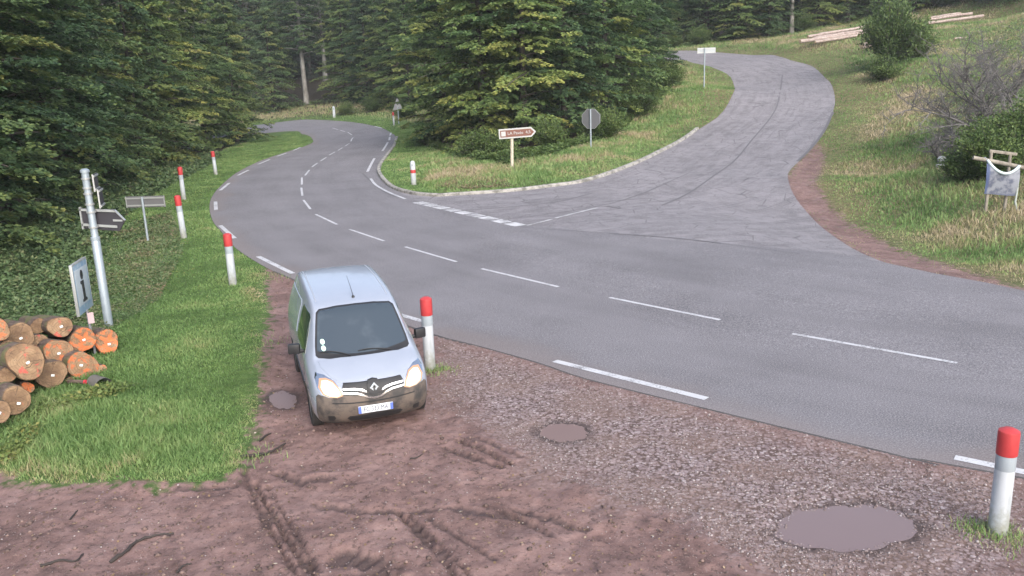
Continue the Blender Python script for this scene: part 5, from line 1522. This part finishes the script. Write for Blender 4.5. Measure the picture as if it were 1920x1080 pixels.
far_log((1616, 86), (1636, 84), 78, 78.6, 5, "short thick pale log lying alone below the left far pile", None)
far_log((1790, 72), (1855, 69), 77, 78, 1.8, "thin pale log lying in the green grass right of the dark shrub", None)

# ------------------------------------------------------------------ wooden frame with a banner
p = gp(1866, 398); s_ = p[1] / F
root = empty("wooden_frame", p, -.12, "rough wooden post-and-rail frame on the right slope", "wooden frame")
m_wood = new_mat("weathered_wood", rough=.85)
n = NT(m_wood); oc = n.objc(); n.col(n.ramp(n.noise(6, n.mapv(oc, (1, 1, .3)), 5, .6), [(.3, (.13, .11, .09)), (.55, (.25, .225, .185)), (.75, (.36, .33, .27))]))
Z = lambda px, py: ((px - 1866) * s_, (400 - py) * s_)
def wpost(x, z0, z1, r, y=0): 
    b = bmesh.new(); tube(b, [(x, y, z0), (x + .01, y, (z0 + z1) / 2), (x, y, z1)], [r, r * .96, r * .92], 10); obj("post", b, m_wood, root)
wpost(Z(1848, 0)[0], -.2, 116 * s_, .055); wpost(Z(1882, 0)[0], -.3, 108 * s_, .055)
b = bmesh.new(); tube(b, [(-50 * s_, -.03, 104 * s_), (0, -.03, 93 * s_), (62 * s_, -.03, 78 * s_)], .07, 10); obj("rail", b, m_wood, root)
b = bmesh.new(); box(b, (3 * s_, 0, 112 * s_), (50 * s_, .09, .10), Matrix.Rotation(math.radians(9), 3, 'Y'), bevel=.02); obj("top_plank", b, m_wood, root)
# the banner sagging from the rail
bn = empty("banner", p, -.12, "sagging blue and white printed banner tied to the wooden frame", "banner")
m_ban = new_mat("banner_cloth", rough=.55)
n = NT(m_ban); oc = n.objc()
bx = n.sep(oc, 0); bz = n.sep(oc, 2)
pat = n.noise(3.0, oc, 4, .6)
c_ = n.mix(n.ss(pat, .45, .62), (.44, .46, .52), (.20, .22, .30))
c_ = n.mix(n.ss(bx, -20 * s_, -24 * s_), c_, (.14, .19, .36))
c_ = n.mix(n.ss(n.m('ADD', bz, n.m('MULTIPLY', pat, .3)), 48 * s_, 40 * s_), c_, (.24, .27, .38))
n.col(c_)
b = bmesh.new(); rows = []
x0, x1 = -27 * s_, 31 * s_
for iv in range(13):
    v = iv / 12; row = []
    for iu in range(17):
        uu = iu / 16
        sag = .34 * (1 - (2 * uu - 1) ** 2) * (1 - v) ** 1.5 + .02 * math.sin(uu * 9)
        zt_ = 101 * s_ - uu * 12 * s_ - sag
        zb_ = 36 * s_ - uu * 5 * s_
        row.append(b.verts.new((x0 + (x1 - x0) * uu + .03 * math.sin(v * 4) * (uu - .5), -.12 - .05 * math.sin(uu * 7 + v * 3) - .06 * math.sin(v * 3.1) - .10 * (1 - v) ** 2 * math.sin(uu * 3.14), zt_ + (zb_ - zt_) * v)))
    rows.append(row)
for r0, r1 in zip(rows, rows[1:]):
    for k in range(16): b.faces.new((r0[k], r0[k + 1], r1[k + 1], r1[k]))
bmesh.ops.solidify(b, geom=b.faces[:], thickness=.006)
obj("cloth", b, m_ban, bn)
b = bmesh.new()
tube(b, [(x0 + (x1 - x0) * u_, -.15 - .10 * math.sin(u_ * 3.14), 101 * s_ - u_ * 12 * s_ - .34 * (1 - (2 * u_ - 1) ** 2) - .02) for u_ in np.linspace(0, 1, 14)], .045, 8)
obj("folded_hem", b, new_mat("pale_hem", (.52, .62, .66), .5), bn)
b = bmesh.new()
for u_ in (-27, 31): tube(b, [(u_ * s_, -.10, (101 if u_ < 0 else 88) * s_), (u_ * s_, .07, (104 if u_ < 0 else 88) * s_), (u_ * s_ + .03, -.1, (98 if u_ < 0 else 84) * s_)], .02, 6)
obj("tie", b, m_swhite, bn)
st = empty("fallen_strap", p, -.12, "pale strap hanging from the banner's right corner down into the grass", "strap")
b = bmesh.new(); tube(b, [(31 * s_, -.13, 84 * s_), (31.5 * s_, -.14, 40 * s_), (30 * s_, -.15, 20 * s_), (33 * s_, -.2, 6 * s_), (42 * s_, -.3, 2 * s_), (62 * s_, -.4, 0)], .035, 8); obj("webbing", b, new_mat("strap_pale", (.36, .40, .37), .7), st)
# white canister by the shrub
p = gp(1764, 316); s_ = p[1] / F
root = empty("canister", p, .3, "white plastic canister with a grey lid in the grass left of the wooden frame", "canister")
b = bmesh.new(); lathe(b, [(0, -.03), (9.0 * s_, -.03), (9.0 * s_, 7 * s_), (6.5 * s_, 9 * s_)], 18); lathe(b, [(6.5 * s_, 14 * s_), (7.5 * s_, 18 * s_), (5 * s_, 22 * s_), (0, 23 * s_)], 18); obj("body", b, m_swhite, root)
b = bmesh.new(); lathe(b, [(6.3 * s_, 8.6 * s_), (7.0 * s_, 9 * s_), (7.0 * s_, 14 * s_), (6.3 * s_, 14.3 * s_)], 18); obj("grey_ring", b, m_back2, root)

# ------------------------------------------------------------------ dead fallen branches on the right slope
m_dead = new_mat("dead_branch", rough=.9)
n = NT(m_dead); n.col(n.mix(n.noise(5, n.objc(), 4), (.07, .063, .06), (.20, .19, .185)))
def brush(px, py, D, lab, seed, n_main, Lm, lean):
    g = random.Random(seed)
    p = at_depth(px, py, D); p[2] = zt1(p[0], p[1])
    root = empty("fallen_branches", p, 0, lab, "dead branches")
    b = bmesh.new(); tw = bmesh.new()
    def grow(bb, a, d, L, r, lv):
        pts = [a]; q = a.copy(); dd = d.copy(); ns = 5
        for k in range(ns):
            dd = (dd + Vector((g.uniform(-.22, .22), g.uniform(-.22, .22), g.uniform(-.2, .2)))).normalized()
            q = q + dd * L / ns; pts.append(q.copy())
        tube(bb if lv < 2 else tw, pts, [r * (1 - .75 * k / ns) for k in range(ns + 1)], 5 if lv else 7, caps=False)
        if lv < 3:
            for k in range(1, ns + 1):
                for _ in range(2 if lv < 2 else 1):
                    nd = (dd * .6 + Vector((g.uniform(-1, 1), g.uniform(-1, 1), g.uniform(-.4, .9)))).normalized()
                    grow(bb, pts[k], nd, L * g.uniform(.3, .5), r * .45, lv + 1)
    for k in range(n_main):
        d = Vector((lean + g.uniform(-.8, .8), g.uniform(-.5, .6), g.uniform(.1, .75))).normalized()
        grow(b, Vector((g.uniform(-1.4, 1.4), g.uniform(-.8, .8), .05)), d, Lm * g.uniform(.8, 1.3), .075, 0)
    obj("limbs", b, m_dead, root); obj("twigs", tw, m_dead, root)
brush(1905, 215, 42, "tangle of dead grey fallen branches above the wooden frame at the right edge", 1, 6, 3.6, -.3)
brush(1850, 225, 42, "bare grey twigs lying left of the larger branch tangle on the right slope", 2, 4, 2.6, -.6)
brush(1925, 140, 50, "tall grey dead branches at the upper right edge of the slope", 3, 5, 3.6, -.4)
brush(1790, 250, 40, "low brown brushwood heap at the left end of the branch tangle", 4, 5, 1.3, 0)
brush(1830, 130, 58, "thin dead sapling standing up in the meadow on the right slope", 5, 3, 2.2, -.1)

# ------------------------------------------------------------------ sticks, stones and leaves on the lay-by
m_stick = new_mat("wet_stick", (.035, .027, .024), .7)
for L_, r, lab in [([(205, 1046), (235, 1030), (255, 1012), (290, 1000), (325, 994)], .022, "long dark crooked stick lying on the mud at the lower left"),
                   ([(75, 1058), (110, 1047), (140, 1046), (155, 1032)], .016, "thin dark twig on the mud at the lower left corner"),
                   ([(330, 1066), (342, 1054), (358, 1049)], .013, "short curved twig on the mud right of the long crooked stick"),
                   ([(452, 856), (490, 845), (515, 836), (535, 826)], .022, "dark stick at the tip of the grass where the ruts begin"),
                   ([(486, 822), (497, 812), (508, 806)], .018, "short pale-tipped stick at the grass edge left of the van"),
                   ([(768, 854), (782, 852), (793, 846)], .012, "tiny dark twig in front of the van on the mud"),
                   ([(180, 1092), (193, 1074)], .014, "small twig end at the bottom edge of the mud"),
                   ([(130, 968), (145, 952)], .012, "short twig on the soil below the grass at the left")]:
    P = [gp(*q) for q in L_]
    b = bmesh.new(); c = P[0]
    pts = [q - c + Vector((0, 0, r * .6)) for q in P]
    sm = [Vector(q) for q in smooth_line(np.array(pts), 4)]
    tube(b, [q + Vector((0, 0, random.uniform(0, r))) for q in sm], [r * (1.1 - .6 * k / len(sm)) * random.uniform(.85, 1.15) for k in range(len(sm))], 7)
    o = obj("stick", b, m_stick, None); o.location = c; tag(o, lab, "stick", "sticks lying on the mud")
def stone_field(name, poly, n_, smin, smax, mat_, seed, lift=.3):
    g = np.random.default_rng(seed)
    q = scatter(np.asarray(poly), n_, g, 1.2); 
    sd0 = np.max([sdist(q[:, 0], q[:, 1], pp) for _, pp in puddles], axis=0)
    rd = np.maximum(sdist(q[:, 0], q[:, 1], MAIN), -9)
    ok = (sd0 < -.01) & (rd < -.03) & (fbm(q[:, 0] * .9, q[:, 1] * .9, seed) + g.normal(0, .12, len(q)) > .40)
    q = q[ok]; k = len(q)
    base = np.array([(1, 0, 0), (0, 1, 0), (-1, 0, 0), (0, -1, 0), (0, 0, .7), (0, 0, -.7)], float)
    tri = np.array([(0, 1, 4), (1, 2, 4), (2, 3, 4), (3, 0, 4), (1, 0, 5), (2, 1, 5), (3, 2, 5), (0, 3, 5)])
    s = smin + (smax - smin) * g.uniform(0, 1, k) ** 3
    V = base[None] * g.uniform(.6, 1.3, (k, 6, 3)) * s[:, None, None]
    a = g.uniform(0, 6.28, k); ca, sa = np.cos(a)[:, None], np.sin(a)[:, None]
    V = np.stack([V[..., 0] * ca - V[..., 1] * sa, V[..., 0] * sa + V[..., 1] * ca, V[..., 2]], -1)
    V += np.stack([q[:, 0], q[:, 1], zg(q[:, 0], q[:, 1]) + s * lift * .5], -1)[:, None]
    T = (tri[None] + np.arange(k)[:, None, None] * 6).reshape(-1)
    return tag(link_mesh(name, np_mesh(name, V.reshape(-1, 3), T, 3, dict(var=np.repeat(g.uniform(0, 1, k), 6))), mat_), kind="stuff")
m_gst = new_mat("gravel_stones", rough=.8)
n = NT(m_gst); n.col(n.ramp(n.attr("var"), [(0, (.10, .072, .066)), (.4, (.17, .128, .12)), (.8, (.24, .195, .19)), (.97, (.38, .34, .335))]))
stone_field("gravel", GRAVEL, 26000, .006, .022, m_gst, 301)
mud_poly = np.vstack([dirtE, [[-7, 7], [5.5, 7]], Gs([(1450, 1090), (1250, 960), (1050, 890), (960, 830), (820, 700), (800, 640)])[:, :2]])
stone_field("mud_pebbles", mud_poly, 7000, .005, .018, m_gst, 302)
m_cl = new_mat("mud_clods", rough=.9)
n = NT(m_cl); n.col(n.ramp(n.attr("var"), [(0, (.085, .058, .05)), (.6, (.15, .10, .085)), (1, (.21, .145, .125))]))
stone_field("mud_clods", mud_poly, 2600, .01, .045, m_cl, 303)
m_lit = new_mat("leaf_litter", rough=.8)
n = NT(m_lit); n.col(n.ramp(n.attr("var"), [(0, (.07, .045, .025)), (.5, (.17, .11, .06)), (.88, (.26, .19, .12)), (1, (.42, .36, .29))]))
g = np.random.default_rng(77)
q = scatter(np.vstack([dirtE[:], [[-7, 7], [5, 7]], Gs([(1300, 1000), (960, 860), (700, 640)])[:, :2]]), 1400, g, 1.0)
k = len(q)
V = leaf_quads(np.stack([q[:, 0], q[:, 1], zg(q[:, 0], q[:, 1]) + .012], 1), norm(g.normal(0, 1, (k, 3)) * np.array([1, 1, .15])), norm(g.normal(0, .3, (k, 3)) + np.array([0, 0, 1.0])), g.uniform(.02, .06, k), g.uniform(.015, .04, k))
tag(link_mesh("leaf_litter", np_mesh("leaf_litter", V, np.arange(4 * k), 4, dict(var=np.repeat(g.uniform(0, 1, k), 4))), m_lit), kind="stuff")

# ------------------------------------------------------------------ thin mist, added to lift the dark tones with distance
b = bmesh.new()
zlo = float(GZ.min()) - 1.0; zhi = max(float(GZ.max()), 90.0) + 2.0
box(b, (0, 280, (zlo + zhi) / 2), (848, 688, zhi - zlo))
m_haze = bpy.data.materials.new("haze"); m_haze.use_nodes = True
ht = m_haze.node_tree; ht.nodes.clear()
pv = ht.nodes.new("ShaderNodeVolumePrincipled"); pv.inputs["Color"].default_value = (.86, .89, .95, 1); pv.inputs["Density"].default_value = 0.0004
ho = ht.nodes.new("ShaderNodeOutputMaterial"); ht.links.new(pv.outputs[0], ho.inputs["Volume"])
tag(obj("haze", b, m_haze, smooth=False), kind="stuff")
